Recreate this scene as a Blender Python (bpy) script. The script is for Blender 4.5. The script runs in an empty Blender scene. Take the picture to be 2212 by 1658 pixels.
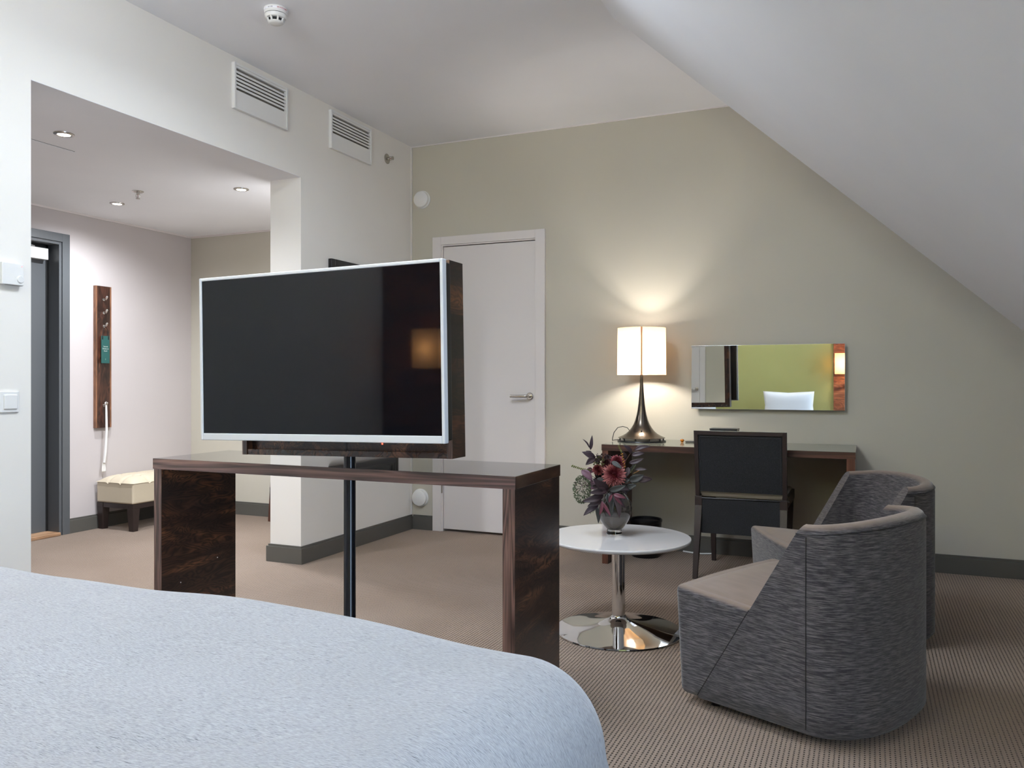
import bpy, bmesh, math, random
from mathutils import Vector, Matrix
random.seed(7)
PI = math.pi
SC = bpy.context.scene
COL = SC.collection

# ------------------------------------------------------------------ camera, world, light, exposure
YAW = math.radians(23.55)
cam = bpy.data.cameras.new('camera')
cam.lens = 36 * 1764 / 2212
cam.sensor_width = 36
cam.shift_y = -6 / 2212
cam.clip_start = 0.02
camo = bpy.data.objects.new('camera', cam)
COL.objects.link(camo)
camo.location = (0, 0, 1.1)
camo.rotation_euler = (PI / 2, 0, YAW)
SC.camera = camo

w = bpy.data.worlds.new('sky')
SC.world = w
w.use_nodes = True
w.node_tree.nodes['Background'].inputs[0].default_value = (0.62, 0.78, 1.0, 1)
w.node_tree.nodes['Background'].inputs[1].default_value = 4.0

SC.view_settings.view_transform = 'Standard'
SC.view_settings.look = 'None'
SC.view_settings.gamma = 1
SC.view_settings.exposure = 0.12
SC.view_settings.use_curve_mapping = False
SC.cycles.use_denoising = True
SC.cycles.max_bounces = 10
SC.cycles.diffuse_bounces = 6
SC.cycles.caustics_reflective = False
SC.cycles.caustics_refractive = False
SC.cycles.sample_clamp_indirect = 6


def area(name, loc, rot, sx, sy, power, color):
    l = bpy.data.lights.new(name, 'AREA')
    l.shape = 'RECTANGLE'
    l.size = sx
    l.size_y = sy
    l.energy = power
    l.color = color
    o = bpy.data.objects.new(name, l)
    COL.objects.link(o)
    o.location = loc
    o.rotation_euler = rot
    return o


# daylight through the dormer window right of the bed and the rooflight, and an invented uplight added to brighten the ceiling
area('daylight_dormer', (1.42, 0.32, 1.33), (0, math.radians(90), 0), 1.6, 1.5, 58, (0.54, 0.74, 1.0))
area('daylight_rooflight', (-1.55, 2.50, 3.05), (0, 0, 0), 0.8, 1.1, 72, (0.84, 0.92, 1.0))

area('added_ceiling_fill', (-1.40, -0.50, 2.34), (math.radians(168), 0, 0), 1.5, 0.10, 180, (0.86, 0.90, 1.0))


def point(name, loc, power, color, r=0.03):
    l = bpy.data.lights.new(name, 'POINT')
    l.energy = power
    l.color = color
    l.shadow_soft_size = r
    o = bpy.data.objects.new(name, l)
    COL.objects.link(o)
    o.location = loc
    return o


def spot(name, loc, power, color, deg=120, blend=0.6, r=0.03):
    l = bpy.data.lights.new(name, 'SPOT')
    l.energy = power
    l.color = color
    l.spot_size = math.radians(deg)
    l.spot_blend = blend
    l.shadow_soft_size = r
    o = bpy.data.objects.new(name, l)
    COL.objects.link(o)
    o.location = loc
    return o


# ------------------------------------------------------------------ materials
def s2l(c):
    return tuple(((v / 255) / 12.92 if v / 255 <= 0.04045 else ((v / 255 + 0.055) / 1.055) ** 2.4) for v in c) + (1,)


def mat(name, rgb, rough=0.5, metal=0.0, **kw):
    m = bpy.data.materials.new(name)
    m.use_nodes = True
    p = m.node_tree.nodes['Principled BSDF']
    p.inputs['Base Color'].default_value = s2l(rgb)
    p.inputs['Roughness'].default_value = rough
    p.inputs['Metallic'].default_value = metal
    for k, v in kw.items():
        p.inputs[k.replace('_', ' ')].default_value = v
    return m


def nd(m, t, **kw):
    n = m.node_tree.nodes.new(t)
    for k, v in kw.items():
        setattr(n, k, v)
    return n


def lk(m, a, b):
    m.node_tree.links.new(a, b)


def coords(m, scale=(1, 1, 1), rot=(0, 0, 0)):
    tc = nd(m, 'ShaderNodeTexCoord')
    mp = nd(m, 'ShaderNodeMapping')
    mp.inputs['Scale'].default_value = scale
    mp.inputs['Rotation'].default_value = rot
    lk(m, tc.outputs['Object'], mp.inputs[0])
    return mp.outputs[0]


def noise(m, vec, scale, detail=2, rough=0.5, dist=0):
    n = nd(m, 'ShaderNodeTexNoise')
    n.inputs['Scale'].default_value = scale
    n.inputs['Detail'].default_value = detail
    n.inputs['Roughness'].default_value = rough
    n.inputs['Distortion'].default_value = dist
    lk(m, vec, n.inputs['Vector'])
    return n.outputs[0]


def ramp(m, fac, stops, interp='LINEAR'):
    r = nd(m, 'ShaderNodeValToRGB')
    e = r.color_ramp.elements
    r.color_ramp.interpolation = interp
    while len(e) < len(stops):
        e.new(0.5)
    for el, (p, c) in zip(e, stops):
        el.position = p
        el.color = s2l(c)
    lk(m, fac, r.inputs[0])
    return r.outputs[0]


def mth(m, op, a, b=None, c=None):
    n = nd(m, 'ShaderNodeMath', operation=op)
    for i, v in enumerate((a, b, c)):
        if v is None:
            continue
        if isinstance(v, (int, float)):
            n.inputs[i].default_value = v
        else:
            lk(m, v, n.inputs[i])
    return n.outputs[0]


def mixc(m, fac, a, b, blend='MIX'):
    n = nd(m, 'ShaderNodeMix', data_type='RGBA', blend_type=blend)
    for i, v in ((0, fac), (6, a), (7, b)):
        if isinstance(v, (int, float)):
            n.inputs[i].default_value = v
        elif isinstance(v, tuple):
            n.inputs[i].default_value = s2l(v) if len(v) == 3 else v
        else:
            lk(m, v, n.inputs[i])
    return n.outputs[2]


def setc(m, out):
    lk(m, out, m.node_tree.nodes['Principled BSDF'].inputs['Base Color'])


def bump(m, h, strength=0.2, dist=0.002):
    b = nd(m, 'ShaderNodeBump')
    b.inputs['Strength'].default_value = strength
    b.inputs['Distance'].default_value = dist
    lk(m, h, b.inputs['Height'])
    lk(m, b.outputs[0], m.node_tree.nodes['Principled BSDF'].inputs['Normal'])


def paint(name, rgb, rough=0.85):
    m = mat(name, rgb, rough)
    v = coords(m)
    a = noise(m, v, 1.3, 3)
    d = tuple(max(0, c - 5) for c in rgb)
    setc(m, ramp(m, a, [(0.3, d), (0.7, rgb)]))
    bump(m, noise(m, v, 140, 3), 0.12, 0.001)
    return m


def wood(name, cols, axis='Y', scale=1.0, rough=0.25, rings=11, dist=1.2, coat=0.0, line=0.75, st=0.28):
    """cols = (dark, mid, light)"""
    m = mat(name, cols[1], rough)
    p = m.node_tree.nodes['Principled BSDF']
    p.inputs['Coat Weight'].default_value = coat
    p.inputs['Coat Roughness'].default_value = 0.06
    sc = {'X': (st, 1, 1), 'Y': (1, st, 1), 'Z': (1, 1, st)}[axis]
    v = coords(m, tuple(s * scale for s in sc), (0.15, 0.1, 0.08))
    big = noise(m, v, 5.0, 3, 0.5, dist)
    ring = mth(m, 'FRACT', mth(m, 'MULTIPLY', big, rings))
    tri = mth(m, 'ABSOLUTE', mth(m, 'SUBTRACT', ring, 0.5))
    lines = ramp(m, tri, [(0.0, (40, 40, 40)), (0.16, (150, 150, 150)), (0.5, (255, 255, 255))])
    sc2 = {'X': (2, 90, 90), 'Y': (90, 2, 90), 'Z': (90, 90, 2)}[axis]
    fine = noise(m, coords(m, sc2), 1.0, 3, 0.6)
    base = ramp(m, noise(m, v, 3.1, 2, 0.5, dist * 1.3), [(0.36, cols[0]), (0.52, cols[1]), (0.68, cols[2])])
    c = mixc(m, line, base, lines, 'MULTIPLY')
    fn = ramp(m, fine, [(0.3, (175, 170, 170)), (0.7, (255, 255, 255))])
    c = mixc(m, 0.8, c, fn, 'MULTIPLY')
    setc(m, c)
    bump(m, fine, 0.05, 0.0004)
    return m


M = {}
M['white_wall'] = paint('white_wall', (230, 226, 220))
M['ceiling'] = paint('ceiling_white', (240, 241, 245))
M['slope'] = paint('slope_white', (238, 240, 245), 0.6)
M['sage'] = paint('sage_wall', (189, 184, 171))
M['mauve'] = paint('mauve_wall', (190, 183, 182))
M['lime'] = paint('lime_wall', (152, 148, 92))
M['trim_white'] = mat('trim_white', (214, 208, 206), 0.4)
M['skirting'] = mat('skirting_grey', (84, 82, 77), 0.45)
M['vent_back'] = mat('vent_back', (128, 122, 114), 0.6)
M['door_grey'] = mat('door_grey', (84, 87, 90), 0.4)
M['plastic'] = mat('white_plastic', (225, 224, 222), 0.35)
M['tvwhite'] = mat('tv_white', (222, 224, 228), 0.35)
M['black'] = mat('black_plastic', (16, 16, 18), 0.3)
M['blackmatte'] = mat('black_matte', (12, 12, 13), 0.7)
M['chrome'] = mat('chrome', (225, 225, 225), 0.04, 1.0)
M['steel'] = mat('brushed_steel', (190, 185, 178), 0.25, 1.0)
M['bronze'] = mat('dark_bronze', (96, 88, 80), 0.24, 1.0)
M['brass'] = mat('amber_knob', (200, 120, 30), 0.2, 0.6)
M['mirror'] = mat('mirror_glass', (238, 240, 238), 0.01, 1.0)
M['pole'] = mat('black_pole', (14, 17, 24), 0.18, 0.3)
M['red_led'] = mat('red_led', (255, 60, 40), 0.5, Emission_Color=(1, 0.08, 0.04, 1), Emission_Strength=4)
M['red_led_soft'] = mat('red_led_soft', (255, 150, 150), 0.5, Emission_Color=(1, 0.25, 0.25, 1), Emission_Strength=1.0)
M['bulb'] = mat('downlight_glow', (255, 255, 255), 0.5, Emission_Color=(1, 0.97, 0.92, 1), Emission_Strength=14)
M['warm_bulb'] = mat('warm_bulb', (255, 255, 255), 0.5, Emission_Color=(1, 0.72, 0.42, 1), Emission_Strength=12)
M['tabletop'] = mat('white_lacquer', (214, 211, 210), 0.09, Coat_Weight=0.6, Coat_Roughness=0.03)
M['pillow'] = mat('white_cotton', (228, 228, 228), 0.9)
M['threshold'] = wood('threshold_oak', ((165, 125, 90), (190, 150, 115), (205, 165, 130)), 'Y', 1, 0.5, line=0.3)
M['rose_y'] = wood('rosewood_side', ((44, 28, 23), (72, 46, 35), (140, 92, 62)), 'Y', 2.6, 0.3, 20, 0.9, 0.1, 0.95, 0.22)
M['rose_edge_x'] = wood('rosewood_edge_long', ((92, 70, 70), (124, 96, 90), (150, 116, 104)), 'X', 3.0, 0.3, 9, 0.3, 0.2, 0.8, 0.05)
M['rose_edge_z'] = wood('rosewood_edge_upright', ((96, 74, 68), (124, 96, 86), (146, 114, 100)), 'Z', 4.0, 0.3, 10, 0.25, 0.2, 0.8, 0.05)
M['rose_end'] = wood('rosewood_end', ((52, 34, 26), (88, 58, 42), (118, 80, 56)), 'Y', 2.4, 0.25, 8, 0.8, 0.3)
M['rose_top'] = mat('dark_glossy_top', (26, 24, 22), 0.035, Coat_Weight=0.5, Coat_Roughness=0.02)
M['grey_top'] = mat('desk_laminate', (122, 124, 112), 0.10)
M['walnut_x'] = wood('walnut_front', ((78, 48, 36), (108, 70, 54), (128, 86, 66)), 'X', 3.0, 0.35, 6, 0.3, 0.1, 0.5, 0.06)
M['walnut_z'] = wood('walnut_upright', ((84, 50, 38), (112, 70, 54), (128, 84, 64)), 'Z', 3.0, 0.35, 6, 0.3, 0.1, 0.5, 0.06)
M['rack_wood'] = wood('rack_walnut', ((56, 32, 24), (84, 50, 38), (112, 70, 50)), 'Z', 2.2, 0.35, 8, 1.0, 0.1)
M['rack_edge'] = wood('rack_edge', ((130, 88, 62), (152, 106, 78), (166, 118, 88)), 'Z', 3, 0.4, 5, 0.3, 0, 0.4)
M['panel_wood'] = wood('headboard_panel_wood', ((96, 52, 34), (150, 86, 58), (184, 116, 80)), 'X', 1.3, 0.3, 8, 1.2, 0.3, 0.5)
M['espresso'] = mat('espresso_wood', (44, 34, 32), 0.35)
M['cushion'] = mat('beige_cushion', (176, 166, 150), 0.85)


def carpet():
    m = mat('carpet', (150, 135, 125), 1.0, Specular_IOR_Level=0.05, Sheen_Weight=0.7, Sheen_Roughness=0.35, Sheen_Tint=(0.80, 0.66, 0.56, 1))
    tc = nd(m, 'ShaderNodeTexCoord')
    sep = nd(m, 'ShaderNodeSeparateXYZ')
    # slightly wobbly rows
    wob = nd(m, 'ShaderNodeVectorMath', operation='ADD')
    nz = nd(m, 'ShaderNodeTexNoise')
    nz.inputs['Scale'].default_value = 60
    lk(m, tc.outputs['Object'], nz.inputs['Vector'])
    sc = nd(m, 'ShaderNodeVectorMath', operation='SCALE')
    sc.inputs['Scale'].default_value = 0.0035
    lk(m, nz.outputs[1], sc.inputs[0])
    lk(m, tc.outputs['Object'], wob.inputs[0])
    lk(m, sc.outputs[0], wob.inputs[1])
    lk(m, wob.outputs[0], sep.inputs[0])
    u = mth(m, 'DIVIDE', sep.outputs[0], 0.0137)
    v = mth(m, 'DIVIDE', sep.outputs[1], 0.0137)
    fu = mth(m, 'ABSOLUTE', mth(m, 'SUBTRACT', mth(m, 'FRACT', u), 0.5))
    fv = mth(m, 'ABSOLUTE', mth(m, 'SUBTRACT', mth(m, 'FRACT', mth(m, 'ADD', v, mth(m, 'MULTIPLY', mth(m, 'FLOOR', u), 0.37))), 0.5))
    du = mth(m, 'MULTIPLY', fu, 4.0)
    dv = mth(m, 'MULTIPLY', fv, 2.6)
    d = mth(m, 'SQRT', mth(m, 'ADD', mth(m, 'MULTIPLY', du, du), mth(m, 'MULTIPLY', dv, dv)))
    dot = ramp(m, d, [(0.58, (36, 30, 28)), (1.0, (255, 255, 255))])
    groove = ramp(m, fu, [(0.02, (205, 203, 201)), (0.22, (255, 255, 255))])
    yarn = ramp(m, noise(m, tc.outputs['Object'], 420, 2), [(0.3, (206, 200, 196)), (0.7, (255, 255, 255))])
    soil = ramp(m, noise(m, tc.outputs['Object'], 1.6, 3), [(0.35, (136, 121, 109)), (0.7, (149, 134, 122))])
    c = mixc(m, 1.0, soil, dot, 'MULTIPLY')
    c = mixc(m, 1.0, c, groove, 'MULTIPLY')
    c = mixc(m, 1.0, c, yarn, 'MULTIPLY')
    setc(m, c)
    bump(m, dot, 0.6, 0.002)
    return m


def melange(name, dark, light, sc, rough=0.95, contrast=(0.38, 0.62), blotch=0.5, rot=(0, 0, 0), thr=None):
    m = mat(name, light, rough, Specular_IOR_Level=0.2, Sheen_Weight=0.25, Sheen_Roughness=0.5)
    v = coords(m, sc, rot)
    a = noise(m, v, 1.0, 4, 0.65)
    c = ramp(m, a, [(contrast[0], dark), (contrast[1], light)])
    b = noise(m, coords(m), 3.5, 3)
    c = mixc(m, blotch, c, ramp(m, b, [(0.3, (205, 203, 200)), (0.7, (255, 255, 255))]), 'MULTIPLY')
    if thr:
        t = noise(m, coords(m, thr, rot), 1.0, 2, 0.5)
        c = mixc(m, 1.0, c, ramp(m, t, [(0.27, (110, 112, 120)), (0.36, (255, 255, 255))]), 'MULTIPLY')
    setc(m, c)
    bump(m, noise(m, coords(m), 500, 2), 0.25, 0.0008)
    return m


M['carpet'] = carpet()
M['chair_fabric'] = melange('chair_fabric', (46, 44, 48), (104, 100, 101), (24, 24, 400), contrast=(0.43, 0.66), blotch=0.3)
M['seat_fabric0'] = melange('seat_fabric', (96, 87, 81), (112, 102, 95), (60, 30, 60), contrast=(0.3, 0.7))
M['bedspread'] = melange('bedspread', (112, 113, 118), (155, 156, 159), (95, 700, 95), contrast=(0.32, 0.62), blotch=0.2, rot=(0, 0, 0.1), thr=(60, 700, 80))
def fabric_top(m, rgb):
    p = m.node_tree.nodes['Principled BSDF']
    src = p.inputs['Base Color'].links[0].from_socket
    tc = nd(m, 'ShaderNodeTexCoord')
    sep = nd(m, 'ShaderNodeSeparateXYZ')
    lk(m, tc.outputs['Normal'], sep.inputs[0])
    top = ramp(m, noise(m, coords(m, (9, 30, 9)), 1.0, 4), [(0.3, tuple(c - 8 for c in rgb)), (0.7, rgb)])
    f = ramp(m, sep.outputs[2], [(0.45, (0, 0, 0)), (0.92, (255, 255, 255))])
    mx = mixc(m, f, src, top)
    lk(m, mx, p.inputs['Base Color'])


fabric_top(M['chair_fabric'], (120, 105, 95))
M['seat_fabric'] = M['chair_fabric']
M['leather'] = mat('cream_leather', (188, 176, 154), 0.45)
M['webbing'] = melange('black_webbing', (18, 19, 21), (44, 45, 49), (260, 260, 420), 0.6, (0.42, 0.66), 0.3)


def shade_mat(name, rgb, tint):
    m = bpy.data.materials.new(name)
    m.use_nodes = True
    nt = m.node_tree
    nt.nodes.remove(nt.nodes['Principled BSDF'])
    out = nt.nodes['Material Output']
    d = nd(m, 'ShaderNodeBsdfDiffuse')
    t = nd(m, 'ShaderNodeBsdfTranslucent')
    mx = nd(m, 'ShaderNodeMixShader')
    v = coords(m, (250, 250, 250))
    c = ramp(m, noise(m, v, 1, 2), [(0.3, tuple(int(x * 0.94) for x in rgb)), (0.7, rgb)])
    lk(m, c, d.inputs[0])
    t.inputs[0].default_value = s2l(tint)
    mx.inputs[0].default_value = 0.62
    lk(m, d.outputs[0], mx.inputs[1])
    lk(m, t.outputs[0], mx.inputs[2])
    lk(m, mx.outputs[0], out.inputs[0])
    return m


M['shade'] = shade_mat('lamp_shade_cloth', (236, 220, 196), (206, 166, 118))
M['shade_seam'] = shade_mat('lamp_shade_seam', (236, 214, 190), (236, 196, 160))


def screen_mat():
    m = mat('tv_screen', (8, 10, 14), 0.04, Specular_IOR_Level=0.22)
    return m


M['screen'] = screen_mat()


def segwood():
    m = wood('rosewood_patchwork', ((70, 48, 38), (104, 72, 54), (140, 100, 74)), 'Y', 2.4, 0.4, 9, 1.0, 0.05)
    p = m.node_tree.nodes['Principled BSDF']
    src = p.inputs['Base Color'].links[0].from_socket
    tc = nd(m, 'ShaderNodeTexCoord')
    sep = nd(m, 'ShaderNodeSeparateXYZ')
    lk(m, tc.outputs['Object'], sep.inputs[0])
    k = ramp(m, mth(m, 'DIVIDE', sep.outputs[2], 0.66),
             [(0.0, (170, 150, 135)), (0.12, (225, 190, 170)), (0.21, (120, 105, 100)), (0.40, (205, 175, 155)),
              (0.49, (105, 96, 92)), (0.71, (255, 225, 190)), (0.85, (150, 130, 125)), (0.93, (185, 160, 145))], 'CONSTANT')
    sc = nd(m, 'ShaderNodeMix', data_type='RGBA', blend_type='MULTIPLY')
    sc.inputs[0].default_value = 1
    lk(m, src, sc.inputs[6])
    lk(m, k, sc.inputs[7])
    lk(m, sc.outputs[2], p.inputs['Base Color'])
    return m


M['patch'] = segwood()


def glassm(name, rgb, rough=0.0, ior=1.45):
    return mat(name, rgb, rough, Transmission_Weight=1.0, IOR=ior)


M['glass'] = glassm('clear_glass', (245, 248, 246))
M['smoke_glass'] = mat('smoky_glass', (84, 77, 71), 0.06, Transmission_Weight=0.25, IOR=1.45, Coat_Weight=0.5)
M['smoke_glass_up'] = mat('smoky_glass_upper', (70, 63, 58), 0.06, Transmission_Weight=0.3, IOR=1.45, Coat_Weight=0.5)


def pane_mat():
    m = bpy.data.materials.new('window_pane')
    m.use_nodes = True
    nt = m.node_tree
    nt.nodes.remove(nt.nodes['Principled BSDF'])
    t = nd(m, 'ShaderNodeBsdfTransparent')
    g = nd(m, 'ShaderNodeBsdfGlossy')
    g.inputs['Roughness'].default_value = 0.02
    mx = nd(m, 'ShaderNodeMixShader')
    mx.inputs[0].default_value = 0.06
    lk(m, t.outputs[0], mx.inputs[1])
    lk(m, g.outputs[0], mx.inputs[2])
    lk(m, mx.outputs[0], nt.nodes['Material Output'].inputs[0])
    return m


M['pane'] = pane_mat()


# ------------------------------------------------------------------ mesh helpers
def box(bm, x0, x1, y0, y1, z0, z1):
    if x0 > x1: x0, x1 = x1, x0
    if y0 > y1: y0, y1 = y1, y0
    if z0 > z1: z0, z1 = z1, z0
    v = [bm.verts.new(p) for p in ((x0, y0, z0), (x1, y0, z0), (x1, y1, z0), (x0, y1, z0),
                                   (x0, y0, z1), (x1, y0, z1), (x1, y1, z1), (x0, y1, z1))]
    for f in ((3, 2, 1, 0), (4, 5, 6, 7), (0, 1, 5, 4), (1, 2, 6, 5), (2, 3, 7, 6), (3, 0, 4, 7)):
        bm.faces.new([v[i] for i in f])
    return v


def frustum(bm, c0, s0, c1, s1):
    """box with rectangular ends: centre c0, half sizes s0=(hx,hy) to c1,s1"""
    v = []
    for c, s in ((c0, s0), (c1, s1)):
        for a, b in ((-1, -1), (1, -1), (1, 1), (-1, 1)):
            v.append(bm.verts.new((c[0] + a * s[0], c[1] + b * s[1], c[2])))
    for f in ((3, 2, 1, 0), (4, 5, 6, 7), (0, 1, 5, 4), (1, 2, 6, 5), (2, 3, 7, 6), (3, 0, 4, 7)):
        bm.faces.new([v[i] for i in f])


def prism(bm, pts, vec):
    """extrude polygon pts (3D) along vec"""
    a = [bm.verts.new(p) for p in pts]
    b = [bm.verts.new(Vector(p) + Vector(vec)) for p in pts]
    bm.faces.new(a)
    bm.faces.new(b[::-1])
    n = len(pts)
    for i in range(n):
        j = (i + 1) % n
        bm.faces.new((a[i], b[i], b[j], a[j]))


def lathe(bm, prof, c=(0, 0, 0), n=48, axis='Z', flip=1):
    """prof: list of (r, h) ; axis: direction of h"""
    rings = []
    for r, h in prof:
        ring = []
        for i in range(n):
            t = 2 * PI * i / n
            a, b = r * math.cos(t), r * math.sin(t)
            p = {'Z': (a, b, h * flip), 'X': (h * flip, a, b), 'Y': (a, h * flip, b)}[axis]
            ring.append(bm.verts.new((c[0] + p[0], c[1] + p[1], c[2] + p[2])))
        rings.append(ring)
    for k in range(len(rings) - 1):
        for i in range(n):
            j = (i + 1) % n
            bm.faces.new((rings[k][i], rings[k][j], rings[k + 1][j], rings[k + 1][i]))
    if prof[0][0] > 1e-4:
        bm.faces.new(rings[0][::-1])
    if prof[-1][0] > 1e-4:
        bm.faces.new(rings[-1])
    return rings


def tube(bm, pts, r, n=10):
    pts = [Vector(p) for p in pts]
    rs = r if isinstance(r, (list, tuple)) else [r] * len(pts)
    rings = []
    prev = None
    for i, p in enumerate(pts):
        t = (pts[min(i + 1, len(pts) - 1)] - pts[max(i - 1, 0)]).normalized()
        up = prev if prev else (Vector((0, 0, 1)) if abs(t.z) < 0.9 else Vector((1, 0, 0)))
        a = t.cross(up).normalized()
        b = a.cross(t).normalized()
        prev = b
        rings.append([bm.verts.new(p + rs[i] * (math.cos(2 * PI * k / n) * a + math.sin(2 * PI * k / n) * b)) for k in range(n)])
    for k in range(len(rings) - 1):
        for i in range(n):
            j = (i + 1) % n
            bm.faces.new((rings[k][i], rings[k][j], rings[k + 1][j], rings[k + 1][i]))
    bm.faces.new(rings[0][::-1])
    bm.faces.new(rings[-1])


def ball(bm, c, r, sub=2, sc=(1, 1, 1)):
    res = bmesh.ops.create_icosphere(bm, subdivisions=sub, radius=r)
    for v in res['verts']:
        v.co = Vector((v.co.x * sc[0], v.co.y * sc[1], v.co.z * sc[2])) + Vector(c)


def B():
    return bmesh.new()


def obj(name, bm, m, parent=None, smooth=False, bevel=0, seg=2, loc=None, rot=None, label=None, angle=35):
    bmesh.ops.recalc_face_normals(bm, faces=bm.faces)
    me = bpy.data.meshes.new(name)
    bm.to_mesh(me)
    bm.free()
    if m is not None:
        me.materials.append(m if not isinstance(m, str) else M[m])
    o = bpy.data.objects.new(name, me)
    COL.objects.link(o)
    if smooth or bevel:
        for p in me.polygons:
            p.use_smooth = True
        try:
            me.set_sharp_from_angle(angle=math.radians(angle if not bevel else 40))
        except Exception:
            pass
    if bevel:
        b = o.modifiers.new('bevel', 'BEVEL')
        b.width = bevel
        b.segments = seg
        b.limit_method = 'ANGLE'
        b.angle_limit = math.radians(30)
        b.harden_normals = True
    if parent is not None:
        o.parent = parent
    if loc is not None:
        o.location = loc
    if rot is not None:
        o.rotation_euler = rot
    if label:
        o['label'] = label
    return o


def bobj(name, args, m, parent=None, bevel=0.002, **kw):
    bm = B()
    box(bm, *args)
    return obj(name, bm, m, parent, bevel=bevel, **kw)


def thing(name, label, cat, loc=(0, 0, 0), rot=(0, 0, 0), group=None):
    o = bpy.data.objects.new(name, None)
    COL.objects.link(o)
    o.location = loc
    o.rotation_euler = rot
    o.empty_display_size = 0.1
    o['label'] = label
    o['category'] = cat
    if group:
        o['group'] = group
    return o


def tag(o, label, cat, group=None):
    o['label'] = label
    o['category'] = cat
    if group:
        o['group'] = group
    return o


def struct(name, bm, m, **kw):
    o = obj(name, bm, m, **kw)
    o['kind'] = 'structure'
    return o


def copy_tree(o, parent=None):
    kids = [c for c in COL.objects if c.parent == o]
    c = o.copy()
    COL.objects.link(c)
    if parent is not None:
        c.parent = parent
    for k in kids:
        copy_tree(k, c)
    return c


def text_mesh(s, size, extrude=0.0004):
    cu = bpy.data.curves.new('lettering', 'FONT')
    cu.body = s
    cu.size = size
    cu.extrude = extrude
    cu.align_x = 'CENTER'
    cu.align_y = 'CENTER'
    t = bpy.data.objects.new('lettering', cu)
    COL.objects.link(t)
    dg = bpy.context.evaluated_depsgraph_get()
    me = bpy.data.meshes.new_from_object(t.evaluated_get(dg))
    bpy.data.objects.remove(t)
    return me


def text_obj(name, s, size, m, parent, loc, rot, extrude=0.0004):
    me = text_mesh(s, size, extrude)
    me.materials.clear()
    me.materials.append(M[m])
    o = bpy.data.objects.new(name, me)
    COL.objects.link(o)
    o.parent = parent
    o.location = loc
    o.rotation_euler = rot
    return o


# ------------------------------------------------------------------ room
XL, XH, YB, HC, HH, XR, YN = -3.13, -5.30, 5.30, 2.85, 2.33, 1.30, -0.62
OY0, OY1 = 2.27, 4.0

bm = B(); box(bm, XH - 0.3, XR + 0.1, YN - 0.1, YB + 0.3, -0.08, 0)
struct('floor', bm, 'carpet')

bm = B()
prism(bm, [(XL, YN, 0), (XL, OY0, 0), (XL, OY0, HH), (XL, OY1, HH), (XL, OY1, 0), (XL, YB, 0), (XL, YB, HC + 0.02), (XL, YN, HC + 0.02)], (-0.23, 0, 0))
struct('wall_left', bm, 'white_wall')

# back wall with the opening of the white door
DX0, DX1, DZ = -2.875, -2.095, 2.10
bm = B()
prism(bm, [(XH - 0.2, YB, 0), (DX0, YB, 0), (DX0, YB, DZ), (DX1, YB, DZ), (DX1, YB, 0), (XR + 0.1, YB, 0), (XR + 0.1, YB, HC + 0.02), (XH - 0.2, YB, HC + 0.02)], (0, 0.14, 0))
struct('wall_back', bm, 'sage')
bm = B(); box(bm, DX0 - 0.1, DX1 + 0.1, YB + 0.14, YB + 0.2, -0.05, DZ + 0.1)  # black sheet added behind the white door, keeps sky light out of its gap
struct('wall_light_block_back', bm, 'blackmatte')

# hall (mauve) wall with the grey entrance door
EY0, EY1, EZ = 3.12, 4.07, 2.095
bm = B()
prism(bm, [(XH, 0.9, 0), (XH, EY0, 0), (XH, EY0, EZ), (XH, EY1, EZ), (XH, EY1, 0), (XH, YB, 0), (XH, YB, HH + 0.05), (XH, 0.9, HH + 0.05)], (-0.16, 0, 0))
struct('wall_hall', bm, 'mauve')
bm = B(); box(bm, XH - 0.24, XH - 0.16, EY0 - 0.1, EY1 + 0.1, -0.05, EZ + 0.1)  # black sheet added behind the entrance door against leaking sky light
struct('wall_light_block_hall', bm, 'blackmatte')
bm = B(); box(bm, XH - 0.2, XL - 0.23, 0.8, 0.9, 0, HH + 0.05)
struct('wall_hall_near', bm, 'white_wall')

# ceilings
bm = B(); box(bm, XH - 0.2, XL - 0.2301, 0.8, YB, HH, HH + 0.1); box(bm, XL - 0.2301, XL - 0.0005, OY0, OY1, HH - 0.0015, HH)
struct('ceiling_hall', bm, 'ceiling')
bm = B()
SX0, SY0, SY1 = -1.97, 1.92, 3.08     # rooflight in the ceiling above the console, out of view
box(bm, XL - 0.1, SX0, YN - 0.1, YB, HC, HC + 0.12)
box(bm, SX0 + 0.84, -0.3, YN - 0.1, YB, HC, HC + 0.12)
box(bm, SX0, SX0 + 0.84, SY1, YB, HC, HC + 0.12)
box(bm, SX0, SX0 + 0.84, YN - 0.1, SY0, HC, HC + 0.12)
struct('ceiling', bm, 'ceiling')

SL = 0.914


def slope_prism(bm, xa, y0, y1, xe=XR):
    za = HC + 0.001
    prism(bm, [(xa, y0, za), (xe, y0, HC - SL * (xe - xa)), (xe, y0, HC - SL * (xe - xa) + 0.25), (xa + 0.25, y0, HC + 0.03)], (0, y1 - y0, 0))


bm = B()
slope_prism(bm, -1.126, 1.25, 3.81)
struct('ceiling_slope', bm, 'slope')
bm = B()
slope_prism(bm, -0.66, 3.81, YB)  # unseen rear slope, shaped to darken the right of the sage wall
struct('ceiling_slope_unseen', bm, 'slope')
bm = B()
slope_prism(bm, -1.126, YN, 1.25, -0.47)
box(bm, -0.47, XR, YN, 1.25, 2.25, 2.33)
prism(bm, [(-0.47, 1.25, 2.25), (XR, 1.25, 2.25), (XR, 1.25, 0.60)], (0, 0.05, 0))
struct('ceiling_dormer', bm, 'slope')

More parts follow.
